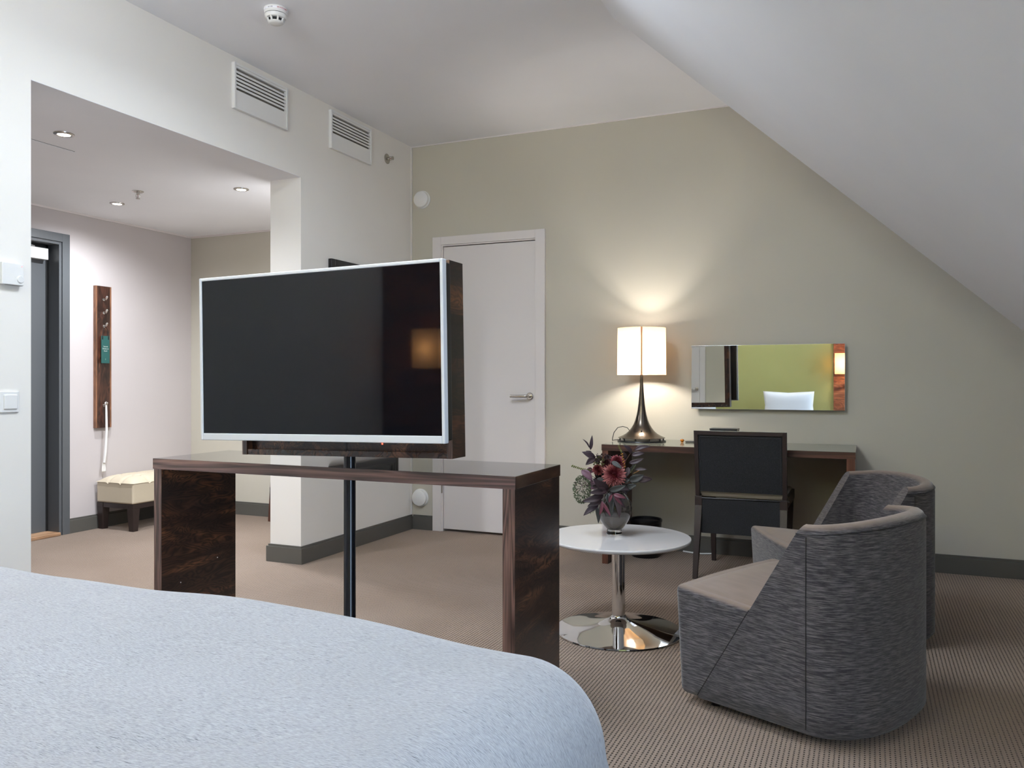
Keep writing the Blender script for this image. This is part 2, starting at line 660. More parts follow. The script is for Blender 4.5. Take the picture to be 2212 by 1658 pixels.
# right wall (knee wall below the slope, window wall in the dormer)
WY0, WY1, WZ0, WZ1 = -0.45, 1.08, 0.50, 2.14
bm = B()
box(bm, XR, XR + 0.1, YN, YB, 0, WZ0)
box(bm, XR, XR + 0.1, YN, 1.3, WZ1, 2.35)
box(bm, XR, XR + 0.1, YN, WY0, WZ0, WZ1)
box(bm, XR, XR + 0.1, WY1, 1.3, WZ0, WZ1)
box(bm, XR, XR + 0.1, 1.3, YB, WZ0, 1.5)
struct('wall_right', bm, 'white_wall')
bm = B()
box(bm, XR + 0.02, XR + 0.08, WY0, WY0 + 0.06, WZ0, WZ1)
box(bm, XR + 0.02, XR + 0.08, WY1 - 0.06, WY1, WZ0, WZ1)
box(bm, XR + 0.02, XR + 0.08, WY0 + 0.06, WY1 - 0.06, WZ0, WZ0 + 0.06)
box(bm, XR + 0.02, XR + 0.08, WY0 + 0.06, WY1 - 0.06, WZ1 - 0.06, WZ1)
box(bm, XR + 0.02, XR + 0.08, 0.29, 0.35, WZ0 + 0.06, WZ1 - 0.06)
wn = struct('window_1', bm, 'trim_white')
for a, b in ((WY0 + 0.06, 0.29), (0.35, WY1 - 0.06)):
    bobj('pane', (XR + 0.045, XR + 0.05, a, b, WZ0 + 0.06, WZ1 - 0.06), 'pane', wn, bevel=0)
bm = B()
for a in ((SX0, SX0 + 0.05, SY0, SY1), (SX0 + 0.79, SX0 + 0.84, SY0, SY1), (SX0 + 0.05, SX0 + 0.79, SY0, SY0 + 0.05), (SX0 + 0.05, SX0 + 0.79, SY1 - 0.05, SY1)):
    box(bm, *a, HC + 0.04, HC + 0.12)
wn = struct('window_2', bm, 'trim_white')
bobj('pane', (SX0 + 0.05, SX0 + 0.79, SY0 + 0.05, SY1 - 0.05, HC + 0.07, HC + 0.075), 'pane', wn, bevel=0)

# lime headboard wall
bm = B(); box(bm, XL, XR, YN - 0.1, YN, 0, HC + 0.02)
struct('wall_front', bm, 'lime')


# skirting boards
def skirt(name, x0, x1, y0, y1, m='skirting', top=0.106):
    bm = B()
    box(bm, x0, x1, y0, y1, 0, top - 0.012)
    if abs(x1 - x0) < abs(y1 - y0):
        box(bm, min(x0, x1, key=lambda v: abs(v - wallx)), (x0 + x1) / 2 + (0.0 if 1 else 0), y0, y1, top - 0.012, top)
    else:
        box(bm, x0, x1, min(y0, y1, key=lambda v: abs(v - wally)), (y0 + y1) / 2, top - 0.012, top)
    return struct(name, bm, m, bevel=0.0015)


T = 0.018
wallx = XL
skirt('baseboard_left', XL, XL + T, OY1, YB)
skirt('baseboard_left_near', XL, XL + T, YN, OY0)
wally = OY1
bm = B(); box(bm, XL - 0.248, XL + T, OY1 - T, OY1, 0, 0.094); box(bm, XL - 0.239, XL + T / 2, OY1 - T / 2, OY1, 0.094, 0.106)
struct('baseboard_pillar', bm, 'skirting')
wallx = XL - 0.23
skirt('baseboard_pillar_hall', XL - 0.23 - T, XL - 0.23, OY1, YB)
wally = YB
skirt('baseboard_back_left', XL + T, -2.941, YB - T, YB)
skirt('baseboard_back', -2.054, XR, YB - T, YB)
skirt('baseboard_back_hall', XH + T, XL - 0.23 - T, YB - T, YB)
wallx = XH
skirt('baseboard_hall', XH, XH + T, 4.129, YB)
wallx = XR
skirt('baseboard_right', XR - T, XR, YN, YB - T)

# thin white coving lines where the walls meet the ceilings
bm = B(); box(bm, XH, XH + 0.012, 0.9, YB, HH - 0.014, HH); struct('trim_1', bm, 'trim_white')
bm = B(); box(bm, XH, XL - 0.23, YB - 0.012, YB, HH - 0.014, HH); struct('trim_2', bm, 'trim_white')
bm = B(); box(bm, XL, -0.66, YB - 0.006, YB, HC - 0.008, HC); struct('trim_3', bm, 'trim_white')
bm = B(); box(bm, XL, XL + 0.008, YB - 0.012, YB, 0.106, HC - 0.01); struct('trim_4', bm, 'trim_white')
# access hatch of the hall ceiling
bm = B(); box(bm, -4.497, -3.897, 2.472, 3.072, HH - 0.004, HH)
struct('trim_5', bm, 'ceiling', bevel=0.001)
bm = B(); box(bm, -4.50, -3.894, 2.469, 3.075, HH - 0.001, HH)
struct('trim_6', bm, 'skirting')

# ------------------------------------------------------------------ white door (door_1)
bm = B()
ya, yb = YB - 0.02, YB
box(bm, -2.941, -2.869, ya, yb, 0, 2.158)
box(bm, -2.126, -2.054, ya, yb, 0, 2.158)
box(bm, -2.869, -2.126, ya, yb, 2.094 + 0.004, 2.158)
d1 = struct('door_1', bm, 'trim_white', bevel=0.002)
bm = B()   # rebate
box(bm, -2.875, -2.860, YB - 0.010, YB + 0.09, 0, DZ)
box(bm, -2.128, -2.113, YB - 0.010, YB + 0.09, 0, DZ)
box(bm, -2.860, -2.128, YB - 0.010, YB + 0.09, 2.088, DZ)
obj('jamb', bm, 'trim_white', d1, bevel=0.001)
bobj('leaf', (-2.857, -2.131, YB - 0.002, YB + 0.038, 0.018, 2.083), 'trim_white', d1, bevel=0.002)
for z in (0.28, 1.85):
    bm = B()
    lathe(bm, [(0.0055, 0), (0.0055, 0.09)], (-2.866, YB - 0.014, z), 12)
    lathe(bm, [(0.0065, 0.029), (0.0065, 0.031)], (-2.866, YB - 0.014, z), 12)
    lathe(bm, [(0.0065, 0.059), (0.0065, 0.061)], (-2.866, YB - 0.014, z), 12)
    obj('hinge', bm, 'steel', d1, smooth=True)
bm = B()
lathe(bm, [(0.0255, 0), (0.0255, 0.006), (0.022, 0.009), (0.011, 0.009), (0.010, 0.03), (0.0, 0.03)], (-2.172, YB - 0.002, 0.995), 32, 'Y', -1)
hp = [(-2.172, YB - 0.035, 0.995)]
tube(bm, [(-2.172, YB - 0.02, 0.995), (-2.172, YB - 0.04, 0.995), (-2.178, YB - 0.05, 0.995), (-2.19, YB - 0.055, 0.995), (-2.30, YB - 0.055, 0.995)], 0.0095, 14)
obj('handle', bm, 'steel', d1, smooth=True, label='brushed steel lever handle')

# ------------------------------------------------------------------ grey entrance door (door_2)
bm = B()
xa, xb = XH, XH + 0.02
box(bm, xa, xb, EY1, 4.129, 0, 2.155)
box(bm, xa, xb, 3.06, EY0, 0, 2.155)
box(bm, xa, xb, EY0, EY1, EZ, 2.155)
d2 = struct('door_2', bm, 'door_grey', bevel=0.002)
bm = B()
box(bm, XH - 0.15, XH + 0.010, EY1 - 0.02, EY1, 0, EZ)
box(bm, XH - 0.15, XH + 0.010, EY0, EY0 + 0.02, 0, EZ)
box(bm, XH - 0.15, XH + 0.010, EY0 + 0.02, EY1 - 0.02, EZ - 0.02, EZ)
obj('jamb', bm, 'door_grey', d2, bevel=0.001)
bm = B()
box(bm, XH - 0.12, XH - 0.105, EY1 - 0.035, EY1 - 0.02, 0.02, EZ - 0.02)
box(bm, XH - 0.12, XH - 0.105, EY0 + 0.02, EY1 - 0.02, EZ - 0.035, EZ - 0.02)
obj('seal', bm, 'blackmatte', d2)
bobj('leaf', (XH - 0.15, XH - 0.11, EY0 + 0.022, EY1 - 0.024, 0.024, EZ - 0.024), 'door_grey', d2)
bm = B()
box(bm, XH - 0.11, XH - 0.06, EY1 - 0.32, EY1 - 0.05, 1.965, 2.045)
obj('door_closer', bm, 'plastic', d2, bevel=0.003, label='white door closer box')
bm = B()
box(bm, XH - 0.085, XH - 0.07, EY1 - 0.30, EY1 - 0.16, 2.050, 2.058)
box(bm, XH - 0.09, XH - 0.065, EY1 - 0.175, EY1 - 0.150, 2.045, 2.055)
obj('closer_arm', bm, 'plastic', d2)
bobj('threshold', (XH - 0.15, XH + 0.03, EY0 + 0.02, EY1 - 0.02, 0, 0.024), 'threshold', d2, bevel=0.004)

# ------------------------------------------------------------------ hall fittings
dl_label = ['recessed round downlight in the hall ceiling, nearest the big opening edge on the far left',
            'recessed round downlight in the hall ceiling, beside the mauve wall',
            'recessed round downlight in the hall ceiling, beside the white pillar']
proto = None
for i, (x, y) in enumerate([(-3.667, 2.834), (-4.762, 4.088), (-3.678, 4.10)]):
    if proto is None:
        proto = thing('downlight', dl_label[0], 'downlight', (x, y, HH), group='downlights in the hall ceiling')
        bm = B()
        lathe(bm, [(0.030, 0.0), (0.030, -0.006), (0.036, -0.008), (0.047, -0.004), (0.048, 0.0)], n=40)
        obj('ring', bm, 'steel', proto, smooth=True)
        bm = B()
        lathe(bm, [(0.0, -0.007), (0.015, -0.0065), (0.030, -0.004), (0.030, -0.001), (0, -0.001)], n=32)
        obj('lens', bm, 'bulb', proto, smooth=True, label='glowing white lens')
    else:
        c = copy_tree(proto)
        c.location = (x, y, HH)
        c['label'] = dl_label[i]
    spot('downlight_beam', (x, y, HH - 0.012), (230, 138, 215)[i], (0.90, 0.94, 1.0), 165, 1.0, 0.03)


def sprinkler(label, loc, rot):
    t = thing('sprinkler_head', label, 'sprinkler', loc, rot)
    bm = B()
    lathe(bm, [(0.0, 0.0), (0.036, 0.0), (0.036, 0.003), (0.026, 0.008), (0.012, 0.009)], n=32)
    obj('escutcheon', bm, 'steel', t, smooth=True)
    bm = B()
    lathe(bm, [(0.008, 0.0), (0.008, 0.018), (0.005, 0.022)], n=16)
    for s in (-1, 1):
        tube(bm, [(s * 0.006, 0, 0.015), (s * 0.013, 0, 0.024), (s * 0.012, 0, 0.036), (s * 0.003, 0, 0.046)], 0.0022, 8)
    lathe(bm, [(0.0, 0.045), (0.013, 0.046), (0.014, 0.049), (0, 0.049)], n=20)
    obj('frame', bm, 'steel', t, smooth=True)
    bm = B()
    tube(bm, [(0, 0, 0.018), (0, 0, 0.043)], 0.0022, 8)
    obj('bulb', bm, mat('sprinkler_red', (120, 40, 30), 0.2), t, smooth=True)
    return t


sprinkler('small metal sprinkler head hanging from the hall ceiling between the downlights', (-4.337, 3.883, HH), (PI, 0, YAW))
sprinkler('small brass coloured sprinkler head sticking out of the white wall beside the vent', (XL, 4.96, 2.678), (0, PI / 2, 0))

# coat rack board
t = thing('coat_rack', 'narrow upright dark walnut coat rack board on the mauve hall wall', 'coat rack', (XH, 4.405, 0.751))
bobj('board', (0, 0.028, -0.056, 0.056, 0, 1.063), 'rack_wood', t, bevel=0.001)
bobj('edge_band', (0.0, 0.0285, -0.067, -0.0562, 0, 1.063), 'rack_edge', t, bevel=0.001, label='lighter walnut edge')
bobj('edge_band', (0.0, 0.0285, 0.0562, 0.069, 0, 1.063), 'rack_edge', t, bevel=0.001, label='lighter walnut edge')
for z in (0.963, 0.863, 0.763, 0.167):
    bm = B()
    lathe(bm, [(0.010, 0.028), (0.010, 0.031), (0.0045, 0.032), (0.0045, 0.052)], (0, 0.0, z), 16, 'X')
    tube(bm, [(0.05, 0, z - 0.002), (0.058, 0, z + 0.006), (0.062, 0, z + 0.018)], [0.005, 0.006, 0.008], 10)
    ball(bm, (0.0625, 0, z + 0.019), 0.0085, 2)
    obj('hook', bm, 'chrome', t, smooth=True)

t = thing('door_hanger', 'dark green door hanger card hanging from the third hook of the coat rack', 'door hanger', (XH + 0.045, 4.405, 1.235))
bm = B(); prism(bm, [(0, -0.036, 0), (0, 0.036, 0), (0, 0.036, 0.205), (0, -0.036, 0.205)], (0.003, 0, 0))
m = mat('green_card', (26, 78, 74), 0.6)
obj('card', bm, m, t, bevel=0.0008)
bm = B()
tube(bm, [(0.002, -0.026, 0.20), (0.003, -0.020, 0.25), (0.004, 0.0, 0.276), (0.003, 0.020, 0.25), (0.002, 0.026, 0.20)], 0.0022, 8)
for s in (-1, 1):
    box(bm, 0.003, 0.005, s * 0.026 - 0.004, s * 0.026 + 0.004, 0.178, 0.202)
obj('strap', bm, 'blackmatte', t)
M['pale'] = mat('pale_print', (196, 206, 198), 0.7)
for k, s in enumerate(('Tystnad', 'Önskas en', 'Stund')):
    text_obj('lettering', s, 0.0125, 'pale', t, (0.0034, 0.0, 0.125 - k * 0.0165), (PI / 2, 0, PI / 2), 0.0002)
bm = B()
box(bm, 0.003, 0.0034, -0.003, 0.003, 0.024, 0.036)
obj('emblem', bm, mat('emblem_green', (84, 120, 104), 0.7), t)

t = thing('shoehorn', 'long white shoehorn hanging from the lowest hook of the coat rack', 'shoehorn', (XH + 0.055, 4.405, 0.93))
bm = B()
pts = [(0, 0, -0.006), (0.0, 0.001, -0.05), (0.002, 0.002, -0.2), (-0.004, -0.004, -0.36), (-0.012, -0.008, -0.44)]
tube(bm, pts, [0.007, 0.0075, 0.009, 0.010, 0.010], 12)
obj('handle', bm, 'plastic', t, smooth=True)
bm = B()
pr = [(0.009 * math.cos(a), 0.009 * math.sin(a)) for a in [2 * PI * i / 14 for i in range(15)]]
tube(bm, [(0.0, p[0], p[1] + 0.004) for p in pr], 0.0035, 8)
obj('loop', bm, 'plastic', t, smooth=True)
bm = B()
w0 = 0.012
prof = []
rows = []
for i in range(9):
    z = -0.44 - 0.07 * i / 8
    ww = 0.010 + 0.009 * math.sin(PI * min(1, i / 7) * 0.6)
    rows.append([bm.verts.new((-0.014 - 0.006 * math.cos(a), -0.008 + ww * math.sin(a), z)) for a in [-1.3 + 2.6 * j / 8 for j in range(9)]])
for i in range(8):
    for j in range(8):
        bm.faces.new((rows[i][j], rows[i][j + 1], rows[i + 1][j + 1], rows[i + 1][j]))
o = obj('blade', bm, 'plastic', t, smooth=True)
o.modifiers.new('solid', 'SOLIDIFY').thickness = 0.002

# cream bench
t = thing('bench', 'cream tufted leather bench with dark tapered legs against the mauve hall wall', 'bench', (XH, 4.345, 0))
BL, BD = 0.90, 0.375
for x, y in ((0.055, 0.035), (BD - 0.012, 0.035), (0.055, BL - 0.035), (BD - 0.012, BL - 0.035)):
    bm = B()
    frustum(bm, (x, y, 0), (0.022, 0.022), (x, y, 0.165), (0.031, 0.031))
    box(bm, x - 0.031, x + 0.031, y - 0.031, y + 0.031, 0.165, 0.2)
    obj('leg', bm, 'espresso', t, bevel=0.002)
bm = B()
box(bm, 0.06, BD - 0.02, 0.008, 0.03, 0.165, 0.2)
box(bm, 0.06, BD - 0.02, BL - 0.03, BL - 0.008, 0.165, 0.2)
box(bm, BD - 0.008, BD + 0.014, 0.06, BL - 0.06, 0.165, 0.2)
box(bm, 0.03, 0.05, 0.06, BL - 0.06, 0.165, 0.2)
obj('apron', bm, 'espresso', t, bevel=0.001)
bobj('side_panels', (0.026, BD + 0.022, 0.0, BL, 0.2, 0.36), 'leather', t, bevel=0.014, seg=4)
bm = B()
nx, ny = 30, 66
tops = []
for i in range(nx + 1):
    r = []
    for j in range(ny + 1):
        u, v = i / nx, j / ny
        x = 0.022 + u * (BD + 0.004)
        y = -0.004 + v * (BL + 0.008)
        e = min(u, 1 - u) * BD
        f = min(v, 1 - v) * BL
        z = 0.352 + 0.052 * (1 - math.exp(-e / 0.035)) * (1 - math.exp(-f / 0.035))
        gx = abs(((u * 3) % 1.0) - 0.0)
        gy = abs(((v * 6) % 1.0) - 0.0)
        gx, gy = min(gx, 1 - gx), min(gy, 1 - gy)
        if 0.1 < u < 0.9:
            z -= 0.012 * math.exp(-(gx / 0.07) ** 2)
        if 0.05 < v < 0.95:
            z -= 0.012 * math.exp(-(gy / 0.07) ** 2)
        if 0.1 < u < 0.9 and 0.05 < v < 0.95:
            z -= 0.016 * math.exp(-(gx * gx + gy * gy) / 0.018)
        r.append(bm.verts.new((x, y, z)))
    tops.append(r)
for i in range(nx):
    for j in range(ny):
        bm.faces.new((tops[i][j], tops[i + 1][j], tops[i + 1][j + 1], tops[i][j + 1]))
obj('tufted_top', bm, 'leather', t, smooth=True, angle=180)

# luggage rack leg sliver beside the pillar
t = thing('luggage_rack', 'folded brown wooden luggage rack, just its edge showing behind the white pillar', 'luggage rack', (-4.30, 5.11, 0))
for y in (0.0, 0.13):
    for k in range(2):
        bm = B()
        x = 0.036 * k
        prism(bm, [(-0.018 + x, y, 0), (0.012 + x, y, 0), (0.062 + x, y, 0.66), (0.032 + x, y, 0.66)], (0, 0.022, 0))
        obj('leg', bm, 'walnut_z', t, bevel=0.002)
bobj('rail', (0.03, 0.10, -0.02, 0.165, 0.655, 0.685), 'walnut_z', t)
for z in (0.17, 0.30):
    bobj('strap', (-0.008 + z * 0.07, 0.06, -0.004, 0.155, z, z + 0.10), 'blackmatte', t)


# ------------------------------------------------------------------ things on the white wall and ceiling
def vent(label, y0, y1, z0, z1):
    W_, H_ = y1 - y0, z1 - z0
    t = thing('air_vent', label, 'air vent', (XL, y0, z0))
    F = 0.014
    bm = B()
    d = 0.022
    box(bm, 0, d, 0, F, 0, H_)
    box(bm, 0, d, W_ - F, W_, 0, H_)
    box(bm, 0, d, F, W_ - F, 0, F)
    box(bm, 0, d, F, W_ - F, H_ - F, H_)
    obj('frame', bm, 'plastic', t, bevel=0.002)
    sb = z_b = H_ * 0.41
    bobj('face_plate', (0.004, 0.018, F, W_ - F, F, sb), 'plastic', t, bevel=0.001)
    bobj('backing', (0.0, 0.003, F, W_ - F, sb, H_ - F), 'vent_back', t, bevel=0)
    n = 6
    top = H_ * 0.89
    bobj('header_strip', (0.004, 0.018, F, W_ - F, top, H_ - F), 'plastic', t, bevel=0.001)
    p = (top - sb) / n
    for k in range(n - 1):
        z = sb + p * (k + 1)
        bm = B()
        prism(bm, [(0.018, F, z + p * 0.18), (0.018, F, z - p * 0.42), (0.004, F, z - p * 0.05), (0.004, F, z + p * 0.18)], (0, W_ - 2 * F, 0))
        obj('slat', bm, 'plastic', t)
    return t


vent('white slatted air vent above the edge of the hall opening, nearer the smoke detector', 3.415, 3.855, 2.565, 2.813)
vent('smaller looking white slatted air vent on the white wall beside the sprinkler head', 4.276, 4.736, 2.575, 2.819)

t = thing('smoke_detector', 'round white smoke detector with red lettering on the ceiling above the vents', 'smoke detector', (-2.556, 3.08, HC))
bm = B()
lathe(bm, [(0.0, 0), (0.0535, 0), (0.0535, -0.004), (0.0545, -0.005), (0.0525, -0.026), (0.051, -0.027)], n=56)
obj('base', bm, 'plastic', t, smooth=True)
bm = B()
lathe(bm, [(0.048, -0.027), (0.048, -0.0295)], n=56)
obj('groove', bm, 'blackmatte', t, smooth=True)
bm = B()
lathe(bm, [(0.051, -0.0295), (0.050, -0.040), (0.046, -0.046), (0.036, -0.047)], n=56)
lathe(bm, [(0.0, -0.070), (0.026, -0.070), (0.033, -0.066), (0.036, -0.062), (0.034, -0.060)], n=56)
for k in range(8):
    a = 2 * PI * k / 8 + 0.15
    c, s = math.cos(a), math.sin(a)
    q = 0.0035
    prism(bm, [(0.036 * c - q * s, 0.036 * s + q * c, -0.046), (0.036 * c + q * s, 0.036 * s - q * c, -0.046),
               (0.044 * c + q * s, 0.044 * s - q * c, -0.046), (0.044 * c - q * s, 0.044 * s + q * c, -0.046)], (-0.008 * c, -0.008 * s, -0.018))
obj('cap', bm, 'plastic', t, smooth=True)
bm = B()
lathe(bm, [(0.033, -0.044), (0.031, -0.066)], n=40)
obj('mesh_screen', bm, 'blackmatte', t, smooth=True)
bm = B()
lathe(bm, [(0.0547, -0.0065), (0.0542, -0.0150)], n=56)
obj('label_strip', bm, mat('label_white', (236, 236, 242), 0.5), t, smooth=True)
M['redprint'] = mat('red_print', (170, 30, 40), 0.6)
M['darkprint'] = mat('dark_print', (70, 50, 60), 0.6)


def ring_text(s, size, ang, m, par, R=0.0549, z=-0.0108):
    me = text_mesh(s, size, 0.0001)
    for v in me.vertices:
        a = ang + v.co.x / R
        v.co = Vector(((R + v.co.z) * math.cos(a), (R + v.co.z) * math.sin(a), z + v.co.y))
    me.materials.clear()
    me.materials.append(M[m])
    o = bpy.data.objects.new('lettering', me)
    COL.objects.link(o)
    o.parent = par
    return o


# angle of the ring that faces the camera
ta = math.atan2(-3.08, 2.556)
ring_text('BRANDLARM', 0.0092, ta + 0.60, 'redprint', t)
ring_text('0611/08', 0.0070, ta - 0.48, 'darkprint', t)

t = thing('round_wall_valve', 'round white wall cover high on the sage wall above the door corner', 'wall cover', (-3.035, YB, 2.447), (PI / 2, 0, 0), group='round white covers on the sage wall')
bm = B(); lathe(bm, [(0, 0), (0.066, 0), (0.067, 0.006), (0.062, 0.012), (0.05, 0.013)], n=48); obj('base', bm, 'plastic', t, smooth=True)
bm = B(); lathe(bm, [(0.055, 0.013), (0.060, 0.02), (0.058, 0.032), (0.050, 0.037), (0, 0.039)], n=48); obj('cover', bm, 'plastic', t, smooth=True)
c = copy_tree(t)
c.location = (-3.050, YB, 0.235)
c['label'] = 'round white wall cover low on the sage wall just above the skirting board'

# picture behind the television
t = thing('framed_picture', 'dark picture in a black frame on the white wall behind the television', 'picture', (XL, 4.271, 1.04))
PW, PH = 0.80, 0.836
bm = B()
for a in ((0, 0.04, 0, PH), (PW - 0.04, PW, 0, PH), (0.04, PW - 0.04, 0, 0.04), (0.04, PW - 0.04, PH - 0.04, PH)):
    box(bm, 0, 0.028, a[0], a[1], a[2], a[3])
obj('frame', bm, 'black', t, bevel=0.003)
bm = B()
for a in ((0.04, 0.055, 0.04, PH - 0.04), (PW - 0.055, PW - 0.04, 0.04, PH - 0.04), (0.055, PW - 0.055, 0.04, 0.055), (0.055, PW - 0.055, PH - 0.055, PH - 0.04)):
    box(bm, 0, 0.020, a[0], a[1], a[2], a[3])
obj('inner_lip', bm, mat('lip_grey', (52, 50, 48), 0.4), t)
bobj('picture_glass', (0, 0.010, 0.055, PW - 0.055, 0.055, PH - 0.055), mat('dark_print_glass', (24, 24, 23), 0.12), t, bevel=0)

# thermostat and switch (cut by the frame)
t = thing('thermostat', 'white square thermostat with a small red light on the white wall', 'thermostat', (XL, 2.178, 1.525))
bobj('body', (0, 0.026, -0.047, 0.044, -0.044, 0.044), 'plastic', t, bevel=0.004, seg=3)
bm = B(); lathe(bm, [(0.0, 0.030), (0.013, 0.030), (0.0145, 0.028), (0.0145, 0.024)], (0, 0.028, -0.019), 32, 'X'); obj('dial', bm, 'plastic', t, smooth=True)
bm = B(); ball(bm, (0.0265, 0.035, 0.033), 0.0022, 2); obj('indicator_light', bm, 'red_led_soft', t, smooth=True, label='tiny red light')
bm = B()
for k in range(12):
    box(bm, 0.014, 0.0245, -0.03 + k * 0.006, -0.0275 + k * 0.006, -0.0446, -0.0438)
for k in range(3):
    box(bm, 0.0255, 0.0264, 0.006, 0.0072, -0.027 + k * 0.007, -0.0262 + k * 0.007)
obj('grille', bm, 'skirting', t)
t = thing('light_switch', 'white square rocker light switch on the white wall below the thermostat', 'switch', (XL, 2.175, 1.018))
bobj('plate', (0, 0.008, -0.042, 0.04, -0.042, 0.042), 'plastic', t, bevel=0.003, seg=3)
bobj('rocker', (0.006, 0.014, -0.026, 0.030, -0.029, 0.029), 'plastic', t, bevel=0.004, seg=3)

# ------------------------------------------------------------------ console desk at the foot of the bed
CX0, CX1, CY0, CY1, CH = -2.548, -1.014, 2.352, 2.762, 0.80
t = thing('console_desk', 'dark rosewood open console desk standing between the bed and the hall', 'desk', ((CX0 + CX1) / 2, CY0, 0))
hw, dp = (CX1 - CX0) / 2, CY1 - CY0
bobj('tabletop', (-hw, hw, 0.001, dp, CH - 0.04, CH), 'rose_end', t, bevel=0.0008)
bobj('glossy_surface', (-hw + 0.001, hw - 0.001, 0.001, dp - 0.001, CH, CH + 0.0006), 'rose_top', t, bevel=0, label='dark glossy top surface')
bobj('edge_band', (-hw, hw, 0.0, 0.0012, CH - 0.04, CH), 'rose_edge_x', t, bevel=0, label='lighter purplish brown front edge')
for s in (-1, 1):
    x0, x1 = (-hw + 0.003, -hw + 0.041) if s < 0 else (hw - 0.045, hw - 0.003)
    bobj('side_panel', (x0, x1, 0.004, dp - 0.002, 0, CH - 0.04), 'rose_y', t, bevel=0.0008)
    bobj('panel_edge', (x0, x1, 0.003, 0.0045, 0, CH - 0.0402), 'rose_edge_z', t, bevel=0)
# screw caps
for y, z in ((0.10, 0.30), (0.30, 0.36)):
    bm = B()
    lathe(bm, [(0.0, 0.0), (0.0025, 0.0), (0.0025, 0.001), (0, 0.001)], (-hw + 0.041, y, z), 10, 'X')
    obj('screw_cap', bm, 'plastic', t)

# swivelling television board on its pole
PX, PY = -1.652, 2.378
t = thing('television_board', 'dark rosewood swivel board with a mirrored back on a black floor pole', 'television stand', (PX, PY, 0))
bm = B()
lathe(bm, [(0.13, 0), (0.13, 0.008), (0.03, 0.014), (0.0215, 0.02), (0.0205, 0.28), (0.0211, 0.281), (0.0211, 0.284), (0.0205, 0.285), (0.0205, 0.90)], n=32)
obj('pole', bm, 'pole', t, smooth=True, label='black steel floor pole')
hd = bpy.data.objects.new('cabinet', None)
COL.objects.link(hd)
hd.parent = t
hd.location = (0.0, -0.05, 0.842)
hd.rotation_euler = (0, math.radians(-1.0), math.radians(0.7))
BWd, BHt, BDp = 0.426, 0.642, 0.096
tk = 0.020
bobj('side_board', (-BWd, -BWd + tk, 0, BDp, 0, BHt), 'patch', hd, bevel=0.0008)
bobj('side_board', (BWd - tk, BWd, 0.001, BDp, 0, BHt), 'patch', hd, bevel=0.0008)
bobj('top_board', (-BWd + tk, BWd - tk, 0.003, BDp, BHt - tk, BHt), 'rose_end', hd, bevel=0.0008)
bobj('bottom_board', (-BWd + tk, BWd - tk, 0.003, BDp, 0, tk), 'rose_end', hd, bevel=0.0008)
for s in (-1, 1):
    bobj('edge_band', (s * (BWd - tk / 2) - tk / 2, s * (BWd - tk / 2) + tk / 2, -0.0005, 0.0005, 0, BHt), 'rose_edge_z', hd, bevel=0)
bobj('front_panel', (-BWd + tk, BWd - tk, 0.030, 0.045, tk, BHt - tk), 'rose_y', hd, bevel=0)
bm = B()
for a in ((-BWd + tk, -BWd + 0.045, tk, BHt - tk), (BWd - 0.045, BWd - tk, tk, BHt - tk), (-BWd + 0.045, BWd - 0.045, tk, 0.045), (-BWd + 0.045, BWd - 0.045, BHt - 0.045, BHt - tk)):
    box(bm, a[0], a[1], BDp - 0.012, BDp - 0.001, a[2], a[3])
obj('mirror_frame', bm, 'rack_wood', hd)
bobj('mirror', (-BWd + 0.045, BWd - 0.045, BDp - 0.014, BDp - 0.005, 0.045, BHt - 0.045), 'mirror', hd, bevel=0, label='mirror on the back')

# television
t = thing('television', 'flat television with a white frame mounted on the rosewood swivel board', 'television',
          (-1.659, 2.188, 0.902), (0, math.radians(-0.9), math.radians(0.4)))
TW, TH = 0.482, 0.565
bm = B()
bz, bb, dF = 0.011, 0.024, 0.026
box(bm, -TW, -TW + bz, 0, dF, 0, TH)
box(bm, TW - bz, TW, 0, dF, 0, TH)
box(bm, -TW + bz, TW - bz, 0, dF, TH - bz, TH)
box(bm, -TW + bz, TW - bz, 0, dF, 0, bb)
obj('frame', bm, 'tvwhite', t, bevel=0.003)
bobj('screen', (-TW + bz, TW - bz, 0.004, 0.03, bb, TH - bz), 'screen', t, bevel=0)
bobj('back_cover', (-TW + 0.006, TW - 0.006, dF - 0.004, dF + 0.040, 0.006, TH - 0.006), 'black', t, bevel=0.006)
bobj('wall_bracket', (-0.15, 0.15, dF + 0.040, 0.158, 0.15, 0.42), 'blackmatte', t, bevel=0.004)
bm = B()
prism(bm, [(0.22, 0.004, 0.0), (0.315, 0.004, 0.0), (0.30, 0.004, -0.0055), (0.235, 0.004, -0.0055)], (0, 0.02, 0))
obj('sensor', bm, 'black', t, bevel=0.001)
bm = B(); ball(bm, (0.258, 0.003, -0.003), 0.0028, 2); obj('standby_light', bm, 'red_led', t, smooth=True, label='red standby light')
# ------------------------------------------------------------------ writing desk at the sage wall
WX0, WX1, WYa, WYb, WH = -1.475, -0.060, 4.735, 5.282, 0.72
t = thing('writing_desk', 'low walnut desk with a grey top along the sage wall', 'desk', ((WX0 + WX1) / 2, WYa, 0))
hw, dp = (WX1 - WX0) / 2, WYb - WYa
bobj('tabletop', (-hw, hw, 0.001, dp, WH - 0.038, WH - 0.001), 'walnut_x', t, bevel=0.0008)
bobj('glossy_surface', (-hw + 0.001, hw - 0.001, 0.001, dp, WH - 0.001, WH), 'grey_top', t, bevel=0, label='smooth grey top surface')
for s in (-1, 1):
    x0, x1 = (-hw + 0.003, -hw + 0.040) if s < 0 else (hw - 0.045, hw - 0.003)
    bobj('side_panel', (x0, x1, 0.004, dp, 0, WH - 0.038), 'walnut_z', t, bevel=0.0008)

